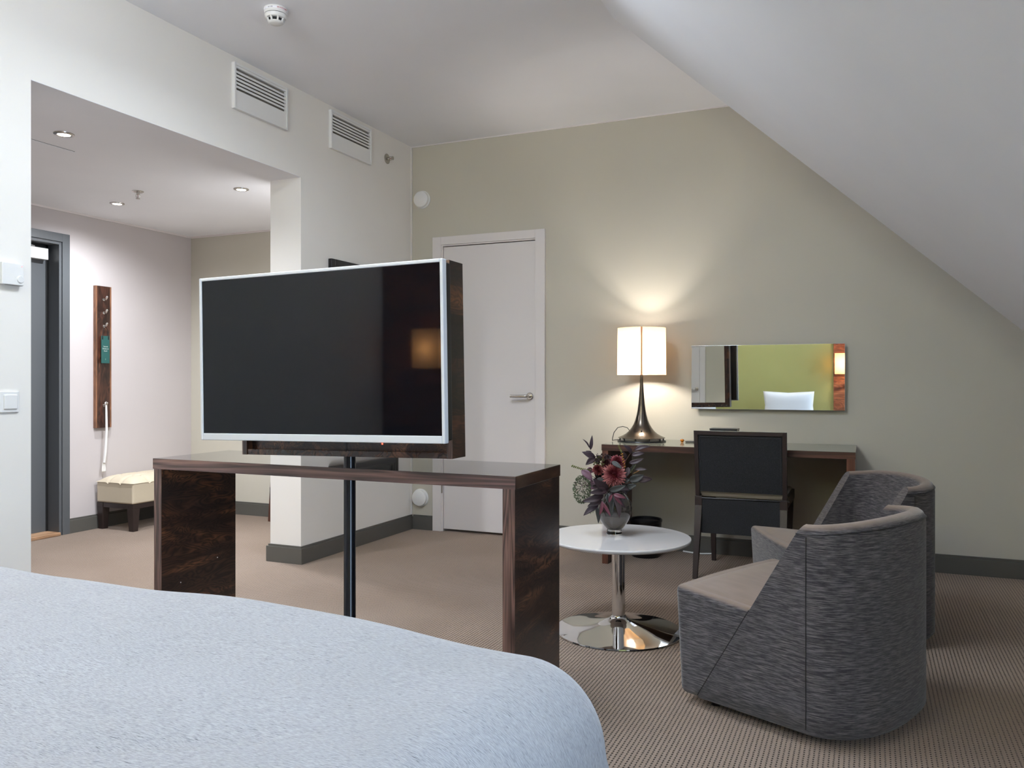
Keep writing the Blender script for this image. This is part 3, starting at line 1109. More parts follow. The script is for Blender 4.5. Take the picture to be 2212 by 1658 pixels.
# table lamp
LX, LY = -1.309, 5.05
t = thing('table_lamp', 'table lamp with flared dark metal foot and lit cream drum shade', 'lamp', (LX, LY, WH))
bm = B()
prof = [(0.0, 0.022), (0.140, 0.022), (0.147, 0.0235), (0.147, 0.0255), (0.134, 0.031), (0.118, 0.038), (0.098, 0.050), (0.079, 0.067), (0.063, 0.088),
        (0.050, 0.110), (0.040, 0.135), (0.031, 0.168), (0.025, 0.20), (0.020, 0.24), (0.016, 0.28), (0.0125, 0.33), (0.010, 0.37), (0.0085, 0.42), (0.008, 0.50), (0, 0.50)]
lathe(bm, prof, n=72)
obj('foot', bm, 'bronze', t, smooth=True, angle=50)
bm = B(); lathe(bm, [(0, 0), (0.150, 0), (0.152, 0.003), (0.150, 0.008), (0.0, 0.008)], n=64); obj('base_disc', bm, 'black', t, smooth=True)
for k in range(10):
    a = 2 * PI * k / 10 + 0.3
    bm = B(); lathe(bm, [(0.005, 0.007), (0.004, 0.023)], (0.135 * math.cos(a), 0.135 * math.sin(a), 0), 10)
    obj('spacer', bm, 'black', t, smooth=True)
bm = B()
R0, R1, Z0, Z1 = 0.1525, 0.1500, 0.420, 0.714
for rr in ((R0, R1, 0), ):
    rings = []
    for r, z in ((R0, Z0), (R0 - (R0 - R1) * 0.5, (Z0 + Z1) / 2), (R1, Z1)):
        rings.append([bm.verts.new((r * math.cos(2 * PI * i / 72), r * math.sin(2 * PI * i / 72), z)) for i in range(72)])
    for k in range(2):
        for i in range(72):
            j = (i + 1) % 72
            bm.faces.new((rings[k][i], rings[k][j], rings[k + 1][j], rings[k + 1][i]))
obj('lamp_shade', bm, 'shade', t, smooth=True)
bm = B()
a0 = math.atan2(-LY, -LX)
for a in (a0,):
    c, s = math.cos(a), math.sin(a)
    q = 0.005
    prism(bm, [((R0 + 0.0006) * c - q * s, (R0 + 0.0006) * s + q * c, Z0), ((R0 + 0.0006) * c + q * s, (R0 + 0.0006) * s - q * c, Z0),
               ((R1 + 0.0006) * c + q * s, (R1 + 0.0006) * s - q * c, Z1), ((R1 + 0.0006) * c - q * s, (R1 + 0.0006) * s + q * c, Z1)], (0.0005 * c, 0.0005 * s, 0))
obj('shade_seam', bm, 'shade_seam', t)
bm = B()
for k in range(3):
    a = 2 * PI * k / 3
    tube(bm, [(0, 0, 0.50), (R0 * math.cos(a), R0 * math.sin(a), 0.50)], 0.0015, 6)
lathe(bm, [(0.016, 0.47), (0.016, 0.52)], n=16)
obj('shade_carrier', bm, 'steel', t, smooth=True)
for bz_ in (0.505, 0.650):
    bm = B(); ball(bm, (0, 0, bz_), 0.024, 3); obj('bulb', bm, 'warm_bulb', t, smooth=True)
bm = B(); lathe(bm, [(0.0, 0), (0.0045, 0), (0.0045, 0.006), (0, 0.007)], (0, 0, 0), 12, 'Y', -1)
obj('switch', bm, 'black', t, smooth=True, loc=(0.076 * math.cos(a0), 0.076 * math.sin(a0), 0.070), rot=(0.5, 0, a0 + PI / 2))
bm = B()
tube(bm, [(-0.08, 0.04, 0.052), (-0.10, 0.03, 0.082), (-0.125, 0.01, 0.092), (-0.15, -0.02, 0.085), (-0.170, -0.035, 0.055), (-0.178, -0.04, 0.02), (-0.182, -0.03, 0.004), (-0.17, 0.08, 0.003), (-0.12, 0.20, 0.003)], 0.0022, 8)
obj('cord', bm, 'black', t, smooth=True)
point('table_lamp_light', (LX, LY, WH + 0.505), 66, (1.0, 0.92, 0.83), 0.028)
point('table_lamp_light', (LX, LY, WH + 0.650), 12, (1.0, 0.92, 0.83), 0.028)

# small things on the desk
t = thing('pen', 'black pen lying on the grey desk top beside the lamp', 'pen', (-1.02, 5.07, WH + 0.005), (0, 0, 0.2))
bm = B(); lathe(bm, [(0.001, -0.02), (0.0045, -0.012), (0.0045, 0.075), (0.002, 0.095)], n=12, axis='X'); obj('barrel', bm, 'black', t, smooth=True)
t = thing('amber_knob', 'small amber coloured knob lying on the desk next to the black pen', 'knob', (-1.055, 5.06, WH))
bm = B(); lathe(bm, [(0, 0), (0.008, 0), (0.006, 0.004), (0.011, 0.009), (0.013, 0.014), (0.010, 0.020), (0, 0.022)], n=20); obj('knob', bm, 'brass', t, smooth=True)
t = thing('desk_organiser', 'black desk box standing on the desk behind the chair back', 'box', (-0.815, 5.17, WH))
bm = B(); box(bm, -0.082, 0.082, -0.05, 0.05, 0, 0.080); obj('body', bm, 'black', t, bevel=0.002)
bm = B(); box(bm, -0.084, 0.084, -0.052, 0.052, 0.080, 0.088); obj('lid', bm, 'black', t, bevel=0.002)

# wall mirror
t = thing('wall_mirror', 'wide frameless mirror on the sage wall above the desk', 'mirror', (-0.582, YB, 1.125))
bobj('mirror_glass', (-0.457, 0.457, -0.034, -0.029, -0.202, 0.202), 'mirror', t, bevel=0.0015)
bobj('backing', (-0.42, 0.42, -0.029, 0.0, -0.17, 0.17), 'steel', t, bevel=0)

# waste bin
t = thing('waste_bin', 'black waste bin on the carpet under the desk', 'bin', (-1.285, 5.06, 0))
bm = B(); lathe(bm, [(0.0, 0), (0.088, 0), (0.090, 0.004), (0.099, 0.222), (0.095, 0.222), (0.086, 0.008), (0, 0.008)], n=48); obj('body', bm, 'black', t, smooth=True)
bm = B(); lathe(bm, [(0.099, 0.216), (0.103, 0.220), (0.103, 0.231), (0.099, 0.235), (0.094, 0.231), (0.094, 0.218)], n=48); obj('rim', bm, 'black', t, smooth=True)
t = thing('floor_cable', 'short white cable lying on the carpet under the desk', 'cable', (-1.03, 5.24, 0))
bm = B(); tube(bm, [(-0.06, 0.02, 0.006), (0.0, 0.0, 0.006), (0.06, -0.01, 0.006), (0.13, 0.02, 0.006)], 0.005, 8); obj('lead', bm, 'plastic', t, smooth=True)

# ------------------------------------------------------------------ desk chair (seen from behind)
t = thing('desk_chair', 'dark wooden chair with black woven back pushed up to the walnut desk', 'chair', (-0.649, 4.62, 0))
HW = 0.249
SY = 0.05     # seat plane behind the back posts
for s in (-1, 1):
    bm = B()   # rear leg: splayed below, slimmer post above
    frustum(bm, (s * (HW - 0.014), -0.035, 0), (0.013, 0.014), (s * (HW - 0.020), SY, 0.40), (0.020, 0.020))
    frustum(bm, (s * (HW - 0.020), SY, 0.40), (0.020, 0.020), (s * (HW - 0.020), SY, 0.452), (0.020, 0.020))
    frustum(bm, (s * (HW - 0.014), SY + 0.004, 0.452), (0.012, 0.016), (s * (HW - 0.011), 0.004, 0.8235), (0.011, 0.012))
    obj('leg', bm, 'espresso', t, bevel=0.0015)
    bm = B()
    frustum(bm, (s * (HW - 0.030), SY + 0.43, 0), (0.012, 0.012), (s * (HW - 0.022), SY + 0.43, 0.42), (0.019, 0.019))
    obj('leg', bm, 'espresso', t, bevel=0.0015)
    bm = B()
    box(bm, s * HW - s * 0.03, s * HW, SY + 0.015, SY + 0.45, 0.405, 0.462)
    obj('side_rail', bm, 'espresso', t, bevel=0.001)
bobj('front_rail', (-HW + 0.03, HW - 0.03, SY + 0.425, SY + 0.45, 0.40, 0.455), 'espresso', t)
bobj('cushion', (-HW + 0.014, HW - 0.014, SY + 0.022, SY + 0.44, 0.445, 0.478), 'cushion', t, bevel=0.012, seg=4)


def back_y(z):
    return SY + (0.004 - SY) * (z - 0.452) / 0.3715


bm = B()
frustum(bm, (0, back_y(0.812), 0.800), (HW - 0.02, 0.011), (0, back_y(0.822), 0.8235), (HW - 0.02, 0.011))
obj('top_rail', bm, 'espresso', t, bevel=0.002)
bm = B()
z0, z1 = 0.480, 0.800
prism(bm, [(-HW + 0.024, back_y(z0) - 0.004, z0), (HW - 0.024, back_y(z0) - 0.004, z0), (HW - 0.022, back_y(z1) - 0.004, z1), (-HW + 0.022, back_y(z1) - 0.004, z1)], (0, 0.012, 0))
obj('backrest', bm, 'webbing', t, bevel=0.002, label='black woven back panel')
bm = B()
for a in ((-HW + 0.026, -HW + 0.034), (HW - 0.034, HW - 0.026)):
    prism(bm, [(a[0], back_y(z0) - 0.007, z0), (a[1], back_y(z0) - 0.007, z0), (a[1], back_y(z1) - 0.007, z1), (a[0], back_y(z1) - 0.007, z1)], (0, 0.004, 0))
prism(bm, [(-HW + 0.034, back_y(0.79) - 0.007, 0.786), (HW - 0.034, back_y(0.79) - 0.007, 0.786), (HW - 0.034, back_y(0.79) - 0.007, 0.794), (-HW + 0.034, back_y(0.79) - 0.007, 0.794)], (0, 0.004, 0))
obj('piping', bm, 'webbing', t, bevel=0.001)
bobj('rear_panel', (-HW + 0.034, HW - 0.034, SY - 0.016, SY + 0.012, 0.245, 0.441), 'webbing', t, bevel=0.004)
bm = B()
tube(bm, [(-HW + 0.03, SY - 0.016, 0.442), (HW - 0.02, SY - 0.016, 0.446), (HW + 0.01, SY - 0.01, 0.444)], 0.0045, 8)
obj('piping', bm, 'black', t, smooth=True)

# ------------------------------------------------------------------ round coffee table
t = thing('coffee_table', 'round white coffee table on a chrome trumpet foot', 'table', (-1.008, 3.487, 0))
bm = B()
lathe(bm, [(0, 0), (0.272, 0), (0.278, 0.003), (0.277, 0.0075), (0.25, 0.012), (0.20, 0.019), (0.15, 0.028), (0.10, 0.039), (0.065, 0.048), (0.042, 0.057), (0.034, 0.066), (0.032, 0.072), (0, 0.072)], n=96)
obj('foot', bm, 'chrome', t, smooth=True, angle=60)
bm = B(); lathe(bm, [(0.0295, 0.07), (0.0295, 0.395)], n=48); obj('column', bm, 'chrome', t, smooth=True)
bm = B(); lathe(bm, [(0.09, 0.385), (0.09, 0.395), (0, 0.396)], n=32); obj('fixing_plate', bm, 'black', t, smooth=True)
bm = B()
lathe(bm, [(0, 0.395), (0.285, 0.395), (0.300, 0.398), (0.3125, 0.404), (0.3155, 0.409), (0.3155, 0.4145), (0.3135, 0.417), (0, 0.417)], n=112)
obj('tabletop', bm, 'tabletop', t, smooth=True, angle=50)

VX, VY = -1.042, 3.538
t = thing('vase', 'round smoky grey glass vase on the white coffee table', 'vase', (VX, VY, 0.417))
bm = B()
lathe(bm, [(0, 0.0), (0.034, 0.0), (0.0355, 0.003), (0.0335, 0.012), (0.032, 0.022), (0, 0.022)], n=48)
obj('foot', bm, 'glass', t, smooth=True, label='clear glass foot')
bm = B()
lathe(bm, [(0, 0.0222), (0.032, 0.0222), (0.040, 0.028), (0.054, 0.046), (0.066, 0.066), (0.0735, 0.086)], n=64)
obj('lower_bowl', bm, 'smoke_glass', t, smooth=True, label='lighter water filled part')
bm = B()
lathe(bm, [(0.0735, 0.086), (0.078, 0.104), (0.0785, 0.122), (0.075, 0.142), (0.066, 0.160), (0.052, 0.175), (0.044, 0.182), (0.043, 0.190), (0.041, 0.190), (0.040, 0.18), (0.05, 0.172)], n=64)
obj('upper_bowl', bm, 'smoke_glass_up', t, smooth=True)

# ------------------------------------------------------------------ bouquet
t = thing('flower_bouquet', 'bouquet of burgundy chrysanthemums and dark leaves in the grey vase', 'flowers', (VX, VY, 0.417), (0, 0, YAW))
M['leaf_dark'] = mat('leaf_dark_maroon', (40, 20, 25), 0.55)
M['leaf_green'] = mat('leaf_dark_green', (34, 35, 32), 0.55)
M['leaf_crimson'] = mat('leaf_crimson', (84, 24, 42), 0.5)
M['leaf_mauve'] = mat('leaf_mauve', (98, 66, 80), 0.55)
M['leaf_plum'] = mat('leaf_plum', (48, 32, 41), 0.5)
M['stem'] = mat('stem_brown', (92, 62, 48), 0.6)
M['berry'] = mat('berry_amber', (150, 100, 40), 0.4)
M['bud'] = mat('bud_green', (92, 96, 40), 0.5)
M['sedum'] = mat('sedum_green', (104, 114, 88), 0.7)
K = 0.002075


def Z(zx, zy, d=0.0):
    return Vector((((zx / 6.378) - 127) * K, d, (232 - zy / 6.378) * K))


def leaf_bm(p0, p1, width, bend=0.15, side=0.0):
    """lanceolate blade from p0 to p1 facing the viewer side (-y)"""
    bm = B()
    ax = p1 - p0
    L = ax.length
    ax.normalize()
    nrm = Vector((0.25 * math.sin(side * 3), -1, 0.35)).normalized()
    wd = ax.cross(nrm).normalized()
    nrm = wd.cross(ax).normalized()
    if nrm.y > 0:
        nrm = -nrm
    n = 8
    rows = []
    for i in range(n + 1):
        u = i / n
        hwid = width * 0.5 * (math.sin(PI * min(1, u ** 0.85)) ** 0.8) * (1 - 0.25 * u) + 0.0003
        off = nrm * (bend * L * math.sin(PI * u) * 0.6) + wd * (side * L * math.sin(PI * u) * 0.25)
        c = p0 + ax * (L * u) + off
        cup = nrm * (hwid * 0.35)
        rows.append([bm.verts.new(c - wd * hwid + cup), bm.verts.new(c - wd * hwid * 0.5 + cup * 0.3), bm.verts.new(c), bm.verts.new(c + wd * hwid * 0.5 + cup * 0.3), bm.verts.new(c + wd * hwid + cup)])
    for i in range(n):
        for j in range(4):
            bm.faces.new((rows[i][j], rows[i][j + 1], rows[i + 1][j + 1], rows[i + 1][j]))
    return bm


def leaf(a, b, wz, m, d0=-0.03, d1=-0.06, bend=0.12, side=0.0):
    bm = leaf_bm(Z(*a, d0), Z(*b, d1), wz / 6.378 * K, bend, side)
    o = obj('leaf', bm, m, t, smooth=True, angle=180)
    so = o.modifiers.new('thick', 'SOLIDIFY')
    so.thickness = 0.0006
    return o


LV = [((485, 330), (508, 125), 52, 'leaf_plum', 0.01, 0.01), ((470, 300), (378, 180), 22, 'leaf_plum', 0.01, 0.01),
      ((495, 350), (415, 340), 24, 'leaf_dark', 0.0, 0.0),
      ((548, 440), (360, 350), 92, 'leaf_plum', 0, -0.01), ((550, 440), (405, 525), 92, 'leaf_dark', -0.01, -0.03),
      ((715, 850), (490, 690), 130, 'leaf_dark', -0.05, -0.08), ((700, 860), (440, 885), 110, 'leaf_dark', -0.06, -0.085),
      ((710, 860), (940, 780), 95, 'leaf_green', -0.06, -0.08), ((700, 870), (1000, 850), 80, 'leaf_dark', -0.055, -0.07),
      ((1090, 730), (1320, 715), 105, 'leaf_dark', -0.03, -0.03), ((1000, 740), (1200, 655), 120, 'leaf_green', -0.02, -0.04),
      ((930, 880), (1095, 790), 100, 'leaf_green', -0.03, -0.05), ((890, 760), (1010, 720), 90, 'leaf_green', -0.03, -0.04),
      ((1050, 380), (925, 255), 66, 'leaf_plum', 0, -0.01), ((1085, 335), (1300, 278), 66, 'leaf_plum', 0, -0.01),
      ((1048, 400), (1225, 365), 72, 'leaf_plum', 0, -0.01), ((1005, 505), (1205, 435), 66, 'leaf_plum', -0.01, -0.02),
      ((990, 450), (910, 335), 72, 'leaf_dark', 0.01, 0.0), ((1085, 590), (1245, 585), 44, 'leaf_plum', -0.01, -0.03),
      ((1010, 600), (1100, 520), 50, 'leaf_green', -0.01, -0.02),
      ((640, 920), (345, 1000), 110, 'leaf_dark', -0.06, -0.08), ((620, 990), (415, 1065), 90, 'leaf_dark', -0.07, -0.085),
      ((570, 1050), (362, 1188), 88, 'leaf_plum', -0.07, -0.085), ((545, 1080), (568, 1300), 66, 'leaf_green', -0.05, -0.07),
      ((700, 890), (720, 1065), 95, 'leaf_green', -0.07, -0.095), ((765, 930), (740, 1190), 72, 'leaf_green', -0.075, -0.1),
      ((785, 930), (842, 1220), 78, 'leaf_dark', -0.08, -0.1), ((760, 900), (930, 950), 60, 'leaf_crimson', -0.085, -0.1),
      ((790, 910), (925, 1080), 66, 'leaf_dark', -0.08, -0.095), ((615, 990), (572, 1175), 44, 'leaf_crimson', -0.09, -0.1),
      ((625, 1010), (722, 1190), 44, 'leaf_crimson', -0.09, -0.105), ((610, 990), (690, 1160), 60, 'leaf_dark', -0.08, -0.095),
      ((350, 600), (500, 745), 105, 'leaf_mauve', -0.02, -0.04), ((440, 770), (570, 850), 130, 'leaf_mauve', -0.02, -0.03),
      ((520, 600), (400, 640), 90, 'leaf_mauve', 0.0, -0.02), ((880, 930), (1005, 1060), 80, 'leaf_green', 0.02, 0.0),
      ((770, 905), (880, 1040), 48, 'leaf_crimson', -0.09, -0.1), ((745, 900), (700, 1010), 46, 'leaf_crimson', -0.09, -0.1),
      ((640, 820), (480, 800), 100, 'leaf_dark', -0.03, -0.05), ((860, 840), (700, 1000), 100, 'leaf_dark', -0.05, -0.07),
      ((620, 900), (560, 1010), 90, 'leaf_dark', -0.05, -0.07), ((900, 800), (960, 930), 90, 'leaf_dark', -0.03, -0.04),
      ((760, 470), (890, 560), 70, 'leaf_green', -0.04, -0.07), ((560, 700), (690, 780), 90, 'leaf_green', -0.04, -0.05),
      ((1000, 560), (960, 700), 70, 'leaf_dark', -0.01, -0.02), ((640, 470), (560, 400), 70, 'leaf_dark', 0.0, 0.0),
      ((680, 450), (720, 385), 60, 'leaf_dark', 0.0, 0.0), ((600, 520), (560, 430), 70, 'leaf_dark', -0.01, -0.01)]
rr = random.Random(3)
for k in range(26):   # darker filling foliage inside the bouquet
    a_ = (rr.uniform(600, 930), rr.uniform(640, 900))
    an = rr.uniform(0, 2 * PI)
    L_ = rr.uniform(120, 190)
    LV.append((a_, (a_[0] + L_ * math.cos(an), a_[1] - abs(L_ * math.sin(an)) * rr.choice((1, 1, -0.6))), rr.uniform(80, 110), rr.choice(('leaf_dark', 'leaf_green', 'leaf_dark')), 0.01, rr.uniform(-0.03, 0.02)))
for k, (a, b, wz, m, d0, d1) in enumerate(LV):
    leaf(a, b, wz * 1.05, m, d0, d1, 0.10 + 0.05 * math.sin(k), 0.3 * math.sin(k * 2.1))


def mum(c, R, axis, m, layers=7, n0=16, wd=0.0028):
    """chrysanthemum: many narrow curved petals around a dome"""
    o = obj('chrysanthemum', B(), None, t)
    bm = B()
    axis = Vector(axis).normalized()
    u = axis.cross(Vector((0, 0, 1))).normalized()
    v = axis.cross(u).normalized()
    for k in range(layers):
        th = math.radians(12 + 88 * k / (layers - 1))
        n = int(n0 * (0.5 + k / (layers - 1) * 1.6))
        for i in range(n):
            ph = 2 * PI * (i + 0.5 * (k % 2)) / n + random.uniform(-0.08, 0.08)
            e = (u * math.cos(ph) + v * math.sin(ph))
            L = R * random.uniform(0.88, 1.06) * (0.62 + 0.38 * k / (layers - 1))
            tt = e.cross(axis).normalized()
            pts = []
            for s in (0.15, 0.45, 0.75, 1.0):
                a = th * (0.55 + 0.45 * s) - (0.12 if s == 1.0 else 0)
                d = axis * math.cos(a) + e * math.sin(a)
                pts.append(d * (L * s))
            wds = (wd * 0.5, wd, wd * 1.1, wd * 0.3)
            rows = []
            for p, q in zip(pts, wds):
                nn = p.cross(tt).normalized() * (q * 0.5)
                rows.append((bm.verts.new(p - tt * q), bm.verts.new(p + nn), bm.verts.new(p + tt * q)))
            for r in range(3):
                for j in range(2):
                    bm.faces.new((rows[r][j], rows[r][j + 1], rows[r + 1][j + 1], rows[r + 1][j]))
    ball(bm, (0, 0, 0), R * 0.35, 2)
    me = o.data
    bm.to_mesh(me)
    bm.free()
    me.materials.append(m)
    for p in me.polygons:
        p.use_smooth = True
    o.location = c
    return o


def petal_mat(name, inner, outer, R):
    m = mat(name, outer, 0.6)
    tc = nd(m, 'ShaderNodeTexCoord')
    ln = nd(m, 'ShaderNodeVectorMath', operation='LENGTH')
    lk(m, tc.outputs['Object'], ln.inputs[0])
    setc(m, ramp(m, mth(m, 'DIVIDE', ln.outputs[1], R), [(0.25, tuple(int(c * 1.25) for c in inner)), (0.55, inner), (0.98, outer)]))
    return m


mum(Z(790, 655, -0.045), 0.056, (0.02, -1, 0.30), petal_mat('petal_pink', (104, 32, 42), (178, 108, 102), 0.056), 9, 20)
mum(Z(850, 500, -0.005), 0.040, (0.1, -0.8, 0.7), petal_mat('petal_rose', (90, 22, 32), (150, 66, 74), 0.040), 7, 15)
mum(Z(575, 590, -0.03), 0.028, (-0.2, -0.9, 0.5), petal_mat('petal_red', (80, 18, 20), (116, 40, 34), 0.028), 6, 13, 0.003)
mum(Z(700, 510, -0.015), 0.028, (-0.1, -0.7, 0.7), petal_mat('petal_wine', (64, 18, 24), (96, 40, 44), 0.028), 6, 13, 0.003)

base = Z(760, 1000, 0.0)
for a, b in (((495, 350), 0.01), ((1080, 300), 0.0), ((800, 700), -0.03), ((850, 520), 0.0), ((360, 800), -0.01), ((575, 600), -0.02), ((930, 500), 0.0), ((330, 570), 0.0), ((1150, 700), -0.03), ((700, 860), -0.055)):
    bm = B()
    p1 = Z(*a, b)
    mid = (base + p1) / 2 + Vector(((base.x - p1.x) * 0.15, 0, 0.01))
    p0 = base + Vector((0, 0, -0.05))
    tube(bm, [p0, base, mid, p1], [0.0016, 0.0016, 0.0014, 0.0009], 6)
    obj('stem', bm, 'stem', t, smooth=True)


def sprig(a, b, n, r, m, sag=0.0, d=0.0):
    bm = B()
    p, q = Z(*a, d), Z(*b, d)
    tube(bm, [p, (p + q) / 2 + Vector((0, 0, sag)), q], 0.0008, 6)
    for i in range(n):
        u = (i + 0.5) / n
        c = p.lerp(q, u) + Vector((0, 0, sag * math.sin(PI * u)))
        for s in (-1, 1):
            ball(bm, c + Vector((s * r * 0.7 * (1 if m == 'berry' else 0.6), random.uniform(-r, r), s * r * 0.5)), r * random.uniform(0.8, 1.1), 1)
    obj('berry_sprig', bm, m, t, smooth=True)


sprig((480, 600), (215, 535), 11, 0.0036, 'bud', -0.004, -0.02)
sprig((945, 570), (905, 360), 6, 0.0036, 'berry', 0.0, -0.02)
sprig((905, 360), (858, 255), 6, 0.0028, 'bud', 0.0, -0.02)
sprig((1020, 640), (1100, 510), 5, 0.0022, 'bud', 0.0, -0.02)
sprig((1060, 640), (1140, 600), 4, 0.0022, 'berry', 0.0, -0.03)


def cluster(c, rx, rz, n, m, name, r=0.0032, leafy=True):
    bm = B()
    for i in range(n):
        a = random.uniform(0, 2 * PI)
        q = random.random() ** 0.5
        x, z = math.cos(a) * q, math.sin(a) * q
        y = -math.sqrt(max(0, 1 - q * q))
        p = c + Vector((x * rx, y * rx * 0.8, z * rz))
        if leafy:
            d = Vector((x + random.uniform(-.5, .5), y, z + random.uniform(-.5, .5))).normalized()
            e = d.cross(Vector((random.uniform(-1, 1), 1, random.uniform(-1, 1)))).normalized()
            v = [bm.verts.new(p), bm.verts.new(p + d * r * 1.4 + e * r * 0.7), bm.verts.new(p + d * r * 3), bm.verts.new(p + d * r * 1.4 - e * r * 0.7)]
            bm.faces.new(v)
        else:
            ball(bm, p, r, 1)
    o = obj(name, bm, m, t)
    o['kind'] = 'stuff'
    return o


cluster(Z(360, 860, -0.02), 0.036, 0.058, 900, 'sedum', 'sedum_head')
cluster(Z(350, 800, -0.03), 0.030, 0.03, 120, 'leaf_mauve', 'sedum_head', 0.0022)
cluster(Z(600, 490, -0.01), 0.024, 0.02, 110, 'bud', 'green_foliage', 0.003)
cluster(Z(640, 430, 0.0), 0.034, 0.014, 120, 'leaf_dark', 'dark_florets', 0.003)
cluster(Z(480, 1130, -0.03), 0.012, 0.016, 50, 'sedum', 'sedum_head', 0.0025)

# ------------------------------------------------------------------ tub armchairs
HWID, BC, BA = 0.325, 0.455, 0.188


def outline(s, b0, off):
    """point of the tub outline, s 0..1 from near-front edge round the back to the far one"""
    n1 = 0.22
    if s < n1:
        u = s / n1
        return Vector((b0 + (BC - b0) * u, -(HWID - off), 0))
    if s > 1 - n1:
        u = (1 - s) / n1
        return Vector((b0 + (BC - b0) * u, (HWID - off), 0))
    a = -PI / 2 + PI * (s - n1) / (1 - 2 * n1)
    e = 0.90
    c, q = max(0, math.cos(a)), math.sin(a)
    return Vector((BC + (BA - off) * (c ** e), (HWID - off) * math.copysign(abs(q) ** e, q), 0))


def armchair(label, loc, rotz):
    t = thing('armchair', label, 'armchair', loc, (0, 0, rotz), group='grey tub armchairs')
    # local frame: +x = backwards, y across, front at x=0
    bm = B()
    NS = 72
    sv = []
    for i in range(NS + 1):
        sv.append(i / NS)
    grid = []
    for s in sv:
        back = max(0.0, math.sin(PI * min(1, max(0, (s - 0.22) / 0.56))))
        zt = 0.664 + 0.020 * back ** 1.2
        rows = []

        def b0(z):
            return 0.05 + 0.60 * z

        ins = 0.016
        rows.append((0.036, 0.03 + 0.02))
        rows.append((0.030, ins))
        rows.append((0.05, 0.0))
        for k in range(1, 12):
            rows.append((0.05 + (zt - 0.045 - 0.05) * k / 11, 0.0))
        tt = 0.066
        for k in range(1, 8):
            a = PI * k / 8
            rows.append((zt - 0.036 + 0.036 * math.sin(a), tt / 2 * (1 - math.cos(a))))
        for k in range(0, 9):
            u = k / 8
            z = zt - 0.045 - (zt - 0.045 - 0.33) * u
            rows.append((z, tt + (0.015 + 0.10 * back) * u))
        rows.append((0.20, tt + 0.015 + 0.10 * back))
        col = []
        for z, off in rows:
            p = outline(s, min(b0(z), 0.45), off)
            p.z = z
            col.append(bm.verts.new(p))
        grid.append(col)
    nr = len(grid[0])
    for i in range(NS):
        for j in range(nr - 1):
            bm.faces.new((grid[i][j], grid[i][j + 1], grid[i + 1][j + 1], grid[i + 1][j]))
        bm.faces.new((grid[i][nr - 1], grid[i][0], grid[i + 1][0], grid[i + 1][nr - 1]))
    bm.faces.new(grid[0])
    bm.faces.new(grid[NS][::-1])
    o = obj('backrest', bm, 'chair_fabric', t, smooth=True, angle=50)
    bv = o.modifiers.new('bevel', 'BEVEL')
    bv.width = 0.011
    bv.segments = 4
    bv.limit_method = 'ANGLE'
    bv.angle_limit = math.radians(50)
    # seat block
    bm = B()
    plan = [(0.0, -HWID + 0.004), (BC, -HWID + 0.004)]
    for k in range(1, 16):
        a = -PI / 2 + PI * k / 16
        plan.append((BC + 0.17 * math.cos(a), (HWID - 0.03) * math.sin(a)))
    plan += [(BC, HWID - 0.004), (0.0, HWID - 0.004)]
    # slightly bowed front
    for k in range(1, 8):
        y = HWID - 0.004 - (2 * HWID - 0.008) * k / 8
        plan.append((-0.012 * math.sin(PI * k / 8), y))
    lo = [bm.verts.new((x, y, 0.032)) for x, y in plan]
    hi = [bm.verts.new((x - 0.022 * max(0, 1 - x / 0.2), y, 0.402 - 0.105 * x)) for x, y in plan]
    bm.faces.new(lo[::-1])
    bm.faces.new(hi)
    n = len(plan)
    for i in range(n):
        j = (i + 1) % n
        bm.faces.new((lo[i], lo[j], hi[j], hi[i]))
    obj('seat', bm, 'chair_fabric', t, bevel=0.024, seg=5)
    # domed seat top
    bm = B()
    rows = []
    for i in range(25):
        u = i / 24
        r = []
        x = -0.008 + 0.52 * u
        hwv = (HWID - 0.016) if x < BC - 0.1 else (HWID - 0.03) * math.sqrt(max(0.0, 1 - ((x - BC + 0.1) / 0.28) ** 2))
        for j in range(25):
            v = j / 24 * 2 - 1
            y = v * hwv
            dome = 0.016 * (1 - v * v) * min(1, u * 5) ** 0.7
            edge = -0.010 * (max(0, abs(v) - 0.9) / 0.1) - 0.010 * max(0, 1 - u * 12)
            r.append(bm.verts.new((x, y, 0.4025 - 0.105 * x + dome + edge)))
        rows.append(r)
    for i in range(24):
        for j in range(24):
            bm.faces.new((rows[i][j], rows[i + 1][j], rows[i + 1][j + 1], rows[i][j + 1]))
    obj('seat_cushion', bm, 'seat_fabric', t, smooth=True, angle=180, label='smooth brownish seat top')
    # seams
    def seam(pts, r=0.0014):
        b_ = B()
        tube(b_, pts, r, 6)
        obj('seam', b_, 'black', t, smooth=True)
    for s in (-1, 1):
        seam([(BC + 0.01, s * (HWID + 0.0003), z) for z in (0.05, 0.2, 0.4, 0.6, 0.63)], 0.0012)
        pr = []
        for z in (0.045, 0.15, 0.25, 0.34, 0.37):
            pr.append((0.05 + 0.60 * z - 0.001, s * (HWID - 0.001), z))
        seam(pr, 0.0016)
    seam([tuple(outline(i / 40, 0.425, -0.0004) + Vector((0, 0, 0.664 + 0.020 * max(0.0, math.sin(PI * min(1, max(0, (i / 40 - 0.22) / 0.56)))) ** 1.2 - 0.026))) for i in range(2, 39)], 0.0014)
    for (x, y) in ((0.10, -0.25), (0.10, 0.25), (0.50, -0.2), (0.50, 0.2)):
        bm = B()
        lathe(bm, [(0.016, 0.0), (0.018, 0.032)], (x, y, 0), 16)
        obj('foot', bm, 'espresso', t, smooth=True)
    return t


# rot: local +x (back) -> world direction
armchair('grey tub armchair nearest the camera, seen from behind and the side', (-0.462, 3.096, 0), math.atan2(-0.41, 0.91))
armchair('brownish grey tub armchair with its inside visible, nearer the desk', (-0.380, 3.832, 0), math.atan2(0.40, 0.917))

